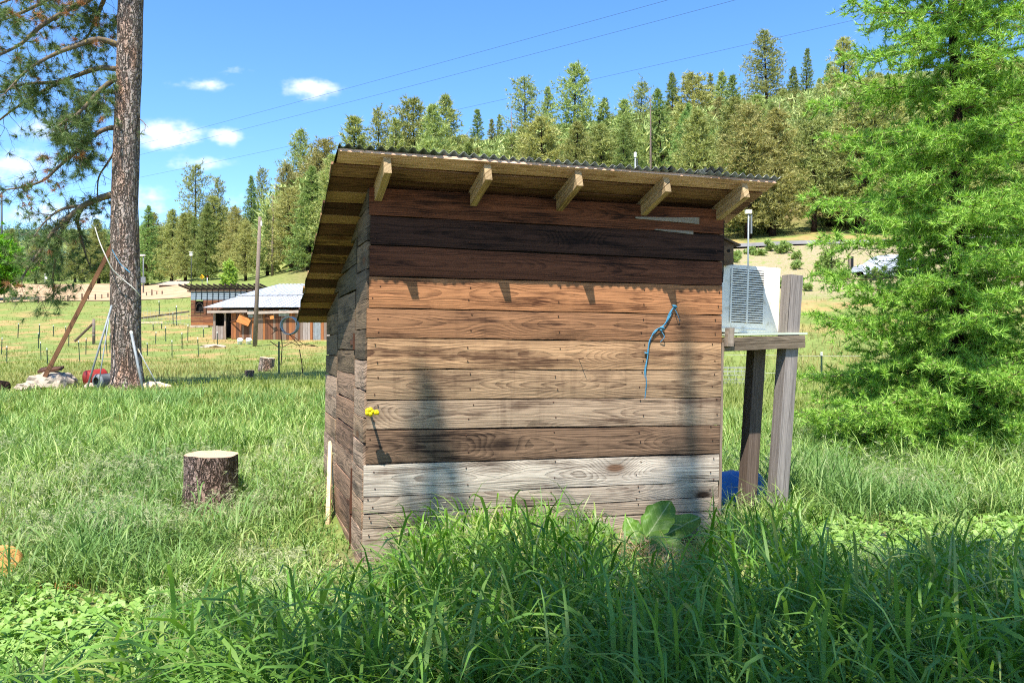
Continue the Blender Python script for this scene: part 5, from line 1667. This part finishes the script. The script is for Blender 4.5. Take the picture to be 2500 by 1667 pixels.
# ------------------------------------------------------------------ fence posts
def tpost_mesh(h):
    mb = MB(); mb.box(-.022, .022, -.003, .003, -.25, h-.12); mb.box(-.003, .003, .003, .035, -.25, h-.12)
    for k in range(int(h/.12)): mb.box(-.010, .010, -.009, -.003, .1+k*.12, .125+k*.12)
    return mb
mbt = tpost_mesh(1.25); TPM = mesh_of('post', mbt.v, mbt.f, M_TPOST)
mbt = MB(); mbt.box(-.024, .024, -.005, .005, 1.13, 1.25); mbt.box(-.005, .005, .005, .037, 1.13, 1.25); TPT = mesh_of('tip', mbt.v, mbt.f, M_TTIP)
TPS = [(125, 840, 945), (280, 845, 940), (380, 855, 935), (463, 860, 955), (487, 855, 1005), (10, 940, 1060), (47, 1000, 1125), (272, 905, 1020), (291, 970, 1100), (336, 1015, 1140), (565, 960, 1115), (607, 945, 1065), (712, 965, 1095), (760, 860, 1080), (779, 910, 1050),
       (1103, 900, 990), (1175, 865, 975), (1290, 905, 1025), (1220, 960, 1085), (1330, 850, 970), (1408, 940, 1080), (1045, 980, 1070), (1442, 875, 940), (1541, 900, 1000), (1130, 680, 780), (1250, 715, 860), (1228, 765, 855), (1087, 845, 890), (1145, 840, 880)]
TPW = []
for (x, y0, y1) in TPS:
    u = x/2.9038; p = ground(u, 500+y1/2.9038); h = (y1-y0)/2.9038*p.y/FPX
    side = 'left of the big pine' if u < 300 else 'between the big pine and the barn'
    t = thing('fence_post', p, 'thin green steel post with white tip '+side, 'fence post', 'steel posts '+side, R.uniform(-.8, .8))
    t.rotation_euler = (R.uniform(-.05, .05), R.uniform(-.05, .05), R.uniform(-.8, .8))
    link('post', TPM, t); link('tip', TPT, t)
    s = max(1.6, p.y/26.0)*.62
    t.scale = (s, s, h/1.25); TPW.append((p, h))
# far fence of wooden posts with wire
FP = [(52, 835, 940), (160, 845, 935), (265, 835, 935), (393, 865, 930), (487, 865, 940), (583, 850, 935), (676, 830, 935), (770, 845, 925), (865, 840, 925), (953, 845, 910), (1045, 820, 908), (1127, 840, 905), (1215, 825, 905), (1298, 830, 890), (1376, 815, 875),
      (1868, 800, 850), (1937, 770, 850), (2000, 790, 840), (2068, 785, 835)]
V, F = tube([(0, 0, -.3), (.01, 0, .6), (0, .01, 1.25)], [.07, .068, .062], 8, True, .06); FPM = mesh_of('wooden_post', V, F, M_FENCEPOST)
prev = None
for i, (x, y0, y1) in enumerate(FP):
    u = x/5.226; p = ground(u, 560+y1/5.226); h = (y1-y0)/5.226*p.y/FPX
    lab = 'dark wooden fence post along the ploughed field'
    if i == 2: lab = 'thicker braced corner post of the field fence at the left'
    if i == 4: lab = 'field fence post with a slanted brace, left of the timber'
    if i > 14: lab = 'wooden field fence post right of the big pine'
    t = thing('fence_post', p, lab, 'fence post', None if i in (2, 4) else ('field fence posts' if i < 15 else 'field fence posts by the barn'))
    link('wooden_post', FPM, t)
    s = (1.0 if i % 2 else 1.25)*(1.4 if i == 2 else 1); t.scale = (s, s, h/1.25)
    if i in (2, 4):
        mb = MB(); sg = -1 if i == 2 else 1
        mb.tube([(.0, 0, .95), (sg*.9, .1, .0)], .05, 6); mb.build('brace', M_FENCEPOST if i == 4 else M_POLEWOOD, t)
    if prev is not None and i != 15:
        a, ha = prev
        w = thing('wire_span', a, 'fence wires between two posts of the field fence', 'fence wire', 'spans of the field fence')
        for q in (.35, .65, .92):
            mb = MB(); mb.tube([Vector((0, 0, ha*q)), (p-a)*.5+Vector((0, 0, (ha+h)/2*q-.03)), (p-a)+Vector((0, 0, h*q))], .007, 3, False); mb.build('wire', M_WIRE, w)
    prev = (p, h)
# braced post left of the pine
p = ground(229, 841); h = 62*p.y/FPX
t = thing('fence_post', p, 'stout round wooden post with a diagonal brace left of the pine', 'fence post')
V, F = tube([(0, 0, -.3), (0, 0, h*.6), (0, 0, h)], [.11, .105, .10], 12, True, .04); MB().addvf(V, F).build('wooden_post', M_POLEWOOD, t, True)
for zz in (.35, .5, .65, .8):
    V, F = lathe([(.112, 0), (.116, .015), (.112, .03)], 12, False); o = MB().addvf(V, F).build('wire_wrap', M_WIRE, t); o.location = (0, 0, h*zz)
mb = MB(); mb.tube([(-.06, 0, h*.82), (-43*p.y/FPX, -.2, 12*p.y/FPX*.6)], .09, 8); mb.build('brace', M_FENCEPOST, t)
# rails on the ground towards the coop
a = ground(345, 786); b = ground(462, 772)
t = thing('rail', a, 'long dark rail running from the pine to the coop', 'rail'); mb = MB(); mb.bar((0, 0, .35), (b-a)+Vector((0, 0, .45)), .12, .16); mb.build('timber', M_FENCEPOST, t)
for k in range(3):
    q = a.lerp(b, (k+.3)/3); 
a = ground(345, 791); b = ground(398, 790)
t = thing('rail', a, 'short pale plank lying below the long dark rail', 'plank'); mb = MB(); mb.bar((0, 0, .1), (b-a)+Vector((0, 0, .12)), .1, .12); mb.build('timber', M_CUTWOOD, t)
# woven netting by the coop
a = ground(350, 792); b = ground(466, 798)
t = thing('wire_netting', a, 'sagging pale wire netting strung towards the coop', 'netting'); mb = MB()
for k in range(16):
    s = k/15; q = (b-a)*s; hh = 1.35+.25*math.sin(k*1.7)
    mb.tube([q, q+Vector((.15*math.sin(k), 0, hh*.5)), q+Vector((.05, 0, hh))], .010, 3, False)
for zz in (.25, .6, .95, 1.25):
    mb.tube([(b-a)*(k/8)+Vector((0, 0, zz+.06*math.sin(k*2+zz*9))) for k in range(9)], .010, 3, False)
tag(mb.build('netting', M_WIRE, t), kind='stuff')

# ------------------------------------------------------------------ poles, signs and wires in the distance
def rpole(name, p, h, r0, r1, mat, label, cat='pole', lean=(0, 0)):
    t = thing(name, p, label, cat)
    mb = MB(); mb.tube([(0, 0, -.3), (lean[0]*.5, lean[1]*.5, h*.5), (lean[0], lean[1], h)], [r0, (r0+r1)/2, r1], 12, True, .03); mb.build('shaft', mat, t, True)
    return t
p = ground(622, 846); hh = (846-530)*p.y/FPX
t = rpole('utility_pole', p, hh, .17, .115, M_POLEWOOD, 'bare wooden utility pole standing in front of the barn', 'pole', (.38, 0))
mb = MB(); mb.box(.42, .54, -.08, .04, hh-.65, hh-.3); mb.build('meter_box', M_WHITEDIRTY, t)
p = at(350, 692, 108); p.z = terr(p.x, p.y); hh = CAMZ+(V0-625)/FPX*108-p.z
t = rpole('street_light', p, hh, .1, .07, M_GREYPLASTIC, 'thin street light pole with a flat lamp beyond the pasture', 'lamp'); mb = MB(); mb.box(-.55, .25, -.2, .2, hh, hh+.2); mb.build('lamp_head', M_WHITEDIRTY, t)
mb = MB(); mb.box(-.45, .35, -.15, -.1, hh*.28, hh*.28+.8); o = mb.build('sign_plate', M_GREYPLASTIC, t)
p = ground(467, 706); hh = CAMZ+(V0-618)/FPX*p.y-p.z
t = rpole('nest_box_pole', p, hh*.98, .045, .04, M_GREYDARK, 'thin pole carrying a white nest box above the coop', 'nest box'); mb = MB(); mb.box(-.17, .17, -.12, .12, hh-.35, hh+.1); mb.bar((0, -.22, hh+.14), (0, .22, hh+.14), .46, .05); mb.build('nest_box', M_WHITE, t)
p = at(493, 690, 104); p.z = terr(p.x, p.y)
t = thing('road_sign', p, 'yellow diamond road sign with a black curved arrow on the rise', 'sign')
zc = CAMZ+(V0-676)/FPX*104-p.z; r_ = 6.0*104/FPX
mb = MB(); mb.tube([(0, .05, -.2), (0, .05, zc+r_*.6)], .04, 6); mb.build('post', M_PIPE, t)
mb = MB(); mb.addvf([(0, 0, zc-r_), (r_, 0, zc), (0, 0, zc+r_), (-r_, 0, zc), (0, .03, zc-r_), (r_, .03, zc), (0, .03, zc+r_), (-r_, .03, zc)], [[0, 1, 2, 3], [7, 6, 5, 4], [0, 4, 5, 1], [1, 5, 6, 2], [2, 6, 7, 3], [3, 7, 4, 0]]); mb.build('plate', M_SIGNY, t)
mb = MB()
ar = poly([(.32*r_, 0, -.42*r_), (.34*r_, 0, 0), (.18*r_, 0, .28*r_), (-.12*r_, 0, .3*r_)], 4)
for a_, b_ in zip(ar[:-1], ar[1:]): mb.bar(a_+Vector((0, -.012, zc)), b_+Vector((0, -.012, zc)), .012, .16*r_, (0, 1, 0)) if False else mb.bar(a_+Vector((0, -.012, zc)), b_+Vector((0, -.012, zc)), .16*r_, .014, (0, 1, 0))
mb.addvf([(-.1*r_, -.02, zc+.02*r_), (-.1*r_, -.02, zc+.6*r_), (-.5*r_, -.02, zc+.3*r_)], [[0, 1, 2]])
mb.build('arrow', M_BLACK, t)
p = at(506, 690, 104); p.z = terr(p.x, p.y)
t = rpole('marker_post', p, .95, .05, .05, M_WHITEDIRTY, 'short white marker post with a red top beside the road sign', 'marker post'); mb = MB(); mb.tube([(0, 0, .955), (0, 0, 1.15)], .06, 8); mb.build('red_top', M_REDPAINT, t)
p = at(418, 694, 120); p.z = terr(p.x, p.y)
t = thing('low_roof', p, 'low pale roof showing above the green rise beyond the coop', 'roof')
mb = MB(); q = [(-2.2, 0, .3), (2.6, 0, .3), (1.8, 2.5, 1.0), (-1.4, 2.5, 1.0)]; mb.addvf(q+[(a, b, c-.12) for a, b, c in q], [[0, 1, 2, 3], [7, 6, 5, 4], [0, 4, 5, 1], [1, 5, 6, 2], [2, 6, 7, 3], [3, 7, 4, 0]]); mb.build('roof_slab', M_ROCK, t)
mb = MB(); mb.box(-1.9, 2.3, .2, 2.3, -.8, .35); mb.build('wall', M_FENCEPOST, t)
p = at(110, 700, 140); p.z = terr(p.x, p.y)
t = rpole('marker_pole', p, 2.0, .06, .05, M_WHITEDIRTY, 'small white pole at the far edge of the ploughed field', 'pole'); mb = MB(); mb.box(.06, .4, -.1, .1, .9, 1.4); mb.build('box', M_WHITE, t)
p = at(4, 690, 135); p.z = terr(p.x, p.y); hh = CAMZ+(V0-470)/FPX*135-p.z
t = rpole('utility_pole', p, hh, .2, .14, M_GREYDARK, 'distant utility pole with a crossarm at the left edge', 'pole'); mb = MB(); mb.bar((-1.2, 0, hh-1.6), (1.4, -.3, hh-1.4), .12, .14); mb.build('crossarm', M_GREYDARK, t)
# right side: poles above the roof and on the bank
p = on(1551, 40); hh = CAMZ+(V0-372)/FPX*40-p.z
t = rpole('sensor_pole', p, hh-.25, .05, .04, M_PIPE, 'grey pole with a small head rising behind the shed roof', 'pole'); mb = MB(); mb.tube([(0, 0, hh-.25), (0, 0, hh-.05), (0, 0, hh)], [.07, .075, .05], 10); mb.build('head', M_WHITEDIRTY, t); mb = MB(); mb.tube([(.09, 0, hh-.8), (.09, 0, hh-.3)], .03, 6); mb.build('bracket', M_GREYDARK, t)
p = on(1825, 44); hh = CAMZ+(V0-522)/FPX*44-p.z
t = rpole('sensor_pole', p, hh, .05, .045, M_PIPE, 'grey pole with a white box on the bank right of the shed', 'pole', (.06, 0)); mb = MB(); mb.box(-.12, .22, -.1, .1, hh, hh+.2); mb.build('box', M_WHITE, t); mb = MB(); mb.box(.17, .25, -.04, .04, hh-1.1, hh-.05); mb.build('antenna', M_GREYPLASTIC, t)
p = ground(2076, 662); 
t = thing('marker_post', p, 'short grey post with a black front beside the covered car', 'post'); hh = 34*p.y/FPX
mb = MB(); mb.box(-.14, .14, -.1, .1, -.2, hh); mb.build('post', M_POLEWOOD, t, bevel=.02); mb = MB(); mb.box(.0, .16, -.13, -.103, .1, hh*.97); mb.build('black_plate', M_BLACK, t)
# car under a silver cover
p = ground(2150, 676); cs = p.y/FPX
car = thing('covered_car', p, 'parked car under a silver cover half hidden by the larch', 'car')
V, F = [], []; nx, ny = 26, 14
Lc, Wc = 4.4, 1.75
for i in range(nx+1):
    s = i/nx
    top = np.interp(s, [0, .04, .2, .34, .45, .72, .9, .97, 1], [.25, .68, .85, 1.28, 1.42, 1.40, 1.0, .85, .25])
    for j in range(ny+1):
        t = j/ny*2-1
        w = Wc/2*(.98-.04*abs(s*2-1)**3)
        zz = top*(1-abs(t)**5*.98) ; yy = w*np.sign(t)*abs(t)**.6 if abs(t) > 1e-6 else 0
        V.append((s*Lc, yy + .03*mnoise.noise(Vector((s*14, zz*3, 1))), max(.02, zz + .035*mnoise.noise(Vector((s*16, t*7, 2))))))
for i in range(nx):
    for j in range(ny):
        a = i*(ny+1)+j; F.append([a, a+ny+1, a+ny+2, a+1])
link('cover', mesh_of('cover', V, F, M_TARP, True), car, (-60*cs, 0, 0), (0, 0, math.radians(12)))
for k, xx in enumerate((.9, 3.5)):
    V, F = lathe([(.12, -.1), (.3, -.1), (.32, 0), (.3, .1), (.12, .1)], 20); o = MB().addvf(V, F).build('wheel', M_BLACK, car, True); o.rotation_euler = (math.radians(90), 0, 0); o.location = (-60*cs+xx, -.62+xx*.2, .3)
# leafy shrub on the bank
def leafcloud(name, P, D, L, Wd, k, mat, par, spread_=.7): 
    V, F = tuft_tris(np.array(P), norm(np.array(D)), L, Wd, k, spread_, rgf); return tag(link(name, mesh_of(name, V, F, mat), par), kind='stuff')
def bush(p, hh, rad, n, mat, label, cat, name, Lf=.16, stem=M_DARKBARK, cb=.1, wdf=.35, kk=5, grp=None):
    t = thing(name, p, label, cat, grp); mb = MB(); P, D = [], []
    mb.tube([(0, 0, -.1), (0, 0, hh*.4), (.02, 0, hh*.9)], [hh*.02, hh*.015, .01], 6)
    for i in range(n):
        a = rgf.random()*6.28; s = (i+rgf.random())/n; z = hh*(cb+(1-cb)*s); r = rad*math.sin(math.pi*min(.97, .12+.88*s))**.7*rgf.uniform(.5, 1.05)
        e = Vector((math.cos(a)*r, math.sin(a)*r, z))
        c = Vector((0, 0, z*.65)); mb.tube([c, (c+e)/2+Vector((0, 0, .04*hh)), e], [hh*.007, hh*.005, hh*.002], 4, False)
        for q in range(12):
            pt = c.lerp(e, .35+.7*rgf.random())+Vector(rgf.normal(size=3)*rad*.13)
            P.append(tuple(pt)); D.append((math.cos(a), math.sin(a), .6+rgf.normal()*.5))
    tag(mb.build('stems' if cb < .15 else 'trunk', stem, t), kind='stuff')
    leafcloud('crown', P, D, Lf, Lf*wdf, kk, mat, t)
    return t
p = ground(2030, 668); bush(p, 82*p.y/FPX, 36*p.y/FPX, 34, M_SHRUB, 'sparse pale shrub on the bank left of the covered car', 'shrub', 'shrub', .13)
p = on(560, 66); p = at(560, 735, 88); p.z = terr(p.x, p.y); hs = CAMZ+(V0-638)/FPX*88-p.z
bush(p, hs, 21*88/FPX, 60, M_SAPLEAF, 'young pale green tree rising behind the coop roof', 'tree', 'young_tree', .3, M_DARKBARK, .22, .38, 6)
p = at(-30, 690, 95); p.z = terr(p.x, p.y); hs = CAMZ+(V0-562)/FPX*95-p.z
bush(p, hs, 4.2, 130, M_MAPLE, 'bright green leafy tree at the left edge beyond the field fence', 'tree', 'leafy_tree', .42, M_DARKBARK, .16, .4, 8)
for k in range(34):
    u = R.uniform(1790, 2480); Yv = R.uniform(48, 59); p = on(u, Yv)
    bush(p, R.uniform(.35, .8), R.uniform(.3, .6), 10, M_SHRUB, 'low grey-green tuft on the pale road bank', 'shrub', 'bank_tuft', .2, M_DARKBARK, .1, .25, 5, 'tufts on the road bank')
# tall steel post and wire behind the larch's left side
p = ground(2006, 950); hh = 60*p.y/FPX
t = thing('fence_post', p, 'single green steel post in the grass left of the larch', 'fence post', None, .3); link('post', TPM, t); link('tip', TPT, t); t.scale = (1.3, 1.3, max(.9, hh/1.25))
pa = p
for k, dz in enumerate((.45, 1.0)):
    w = thing('wire_span', pa+Vector((-8, 2, 0)), ['lower', 'upper'][k]+' fence wire running past the steel post by the larch', 'fence wire')
    mb = MB(); mb.tube([Vector((0, 0, dz+.1)), Vector((8, -2, dz)), Vector((16, -3, dz+.05))], .005, 4, False); mb.build('wire', M_WIRE, w)
# roll of chicken wire lying right of the shed
p = ground(1790, 940); t = thing('wire_roll', p, 'loose roll of chicken wire in the grass behind the posts', 'wire roll'); mb = MB()
for k in range(26):
    ph = k/26*6.28*2
for k in range(9):
    xx = -.9+k*.22; mb.tube([(xx+.05*math.sin(a*2), .35*math.cos(a*.5), .3+.26*math.sin(a*.5)) for a in range(13)], .006, 3, False)
for k in range(12):
    a = k*.52; mb.tube([(-.9+j*.3, .35*math.cos(a)+.03*math.sin(j*3), .3+.26*math.sin(a)) for j in range(7)], .006, 3, False)
tag(mb.build('mesh', M_WIRE, t), kind='stuff')
# hoop on a post near the shed
p = ground(681, 913); s = p.y/FPX
t = thing('hoop_post', p, 'steel post carrying a big metal hoop and rusty rods near the shed', 'yard post')
hp = 88*s
o = link('post', TPM, t); o.scale = (1.2, 1.2, hp/1.25)
ring = []
for k in range(33):
    a = 2*math.pi*k/32; ring.append(Vector((26*s+23*s*math.cos(a), -.12*math.cos(a), 118*s+21*s*math.sin(a))))
V, F = [], []
for c in ring[:-1]:
    d = (c-Vector((26*s, 0, 118*s))).normalized()
    for (dr, dy) in ((-.018, -.07), (.018, -.07), (.018, .07), (-.018, .07)): V.append(c+d*dr+Vector((0, dy, 0))+Vector((dy*.25, 0, 0)))
n = 32
for k in range(n):
    for j in range(4):
        a = k*4+j; b = k*4+(j+1) % 4; c = ((k+1) % n)*4+(j+1) % 4; d = ((k+1) % n)*4+j; F.append([a, d, c, b])
link('hoop', mesh_of('hoop', V, F, M_PIPE, False), t)
mb = MB(); mb.tube([(5*s, 0, 20*s), (8*s, 0, 70*s), (4*s, 0, 112*s)], .016, 6); mb.build('rod', M_RUST, t)
mb = MB(); mb.tube([(58*s, 0, -2*s), (56*s, 0, 25*s), (50*s, 0, 60*s)], .016, 6); mb.build('rod', M_RUST, t)
mb = MB(); mb.tube(poly([(-18*s, 0, 97*s), (-5*s, 0, 106*s), (12*s, .02, 103*s), (40*s, 0, 88*s), (60*s, .03, 72*s), (88*s, 0, 68*s)], 5), .011, 5); mb.build('curved_rod', M_RUST, t)
mb = MB(); mb.tube(poly([(10*s, .05, 66*s), (30*s, 0, 76*s), (45*s, .02, 70*s), (70*s, 0, 73*s), (95*s, 0, 66*s)], 5), .011, 5); mb.build('curved_rod', M_RUST, t)
mb = MB(); mb.tube(poly([(5*s, .05, 106*s), (25*s, 0, 96*s), (40*s, .02, 80*s), (52*s, 0, 66*s)], 5), .011, 5); mb.build('curved_rod', M_RUST, t)
mb = MB(); mb.tube([(-22*s, 0, 80*s), (-2*s, 0, 66*s)], .015, 5); mb.build('arm', M_RUST, t)
# white buckets by the barn
for k, u in enumerate((585, 606)):
    p = ground(u, 840); t = thing('white_chair', p, ['left', 'right'][k]+' white plastic tub in the grass before the barn', 'tub')
    V, F = lathe([(.16, 0), (.2, .3), (.21, .42), (.19, .42), (.17, .1)], 16, False); o = MB().addvf(V, F).build('shell', M_WHITE, t, True); o.rotation_euler = (.5, .3, 0); t.name = 'plastic_tub'
p = ground(522, 848); rock('stone', p+Vector((0, 0, .05)), (.9, .5, .15), 44, M_ROCK, 'low pale stones in the grass before the barn', 'rock', 2)

# power lines
def line(a, b, sag, label):
    t = thing('power_line', a, label, 'power line'); mb = MB()
    pts = [a.lerp(b, k/40)-a-Vector((0, 0, sag*4*(k/40)*(1-k/40))) for k in range(41)]
    mb.tube(pts, .022, 4, False); mb.build('cable', M_CABLE, t)
line(at(-150, 480, 260), at(2100, -130, 95), .6, 'upper power line crossing the sky from left to top')
line(at(-150, 492, 262), at(2150, -95, 97), 1.2, 'second power line just below the upper one')
line(at(-100, 520, 250), at(2560, -60, 110), 1.2, 'lowest power line crossing behind the treetops')
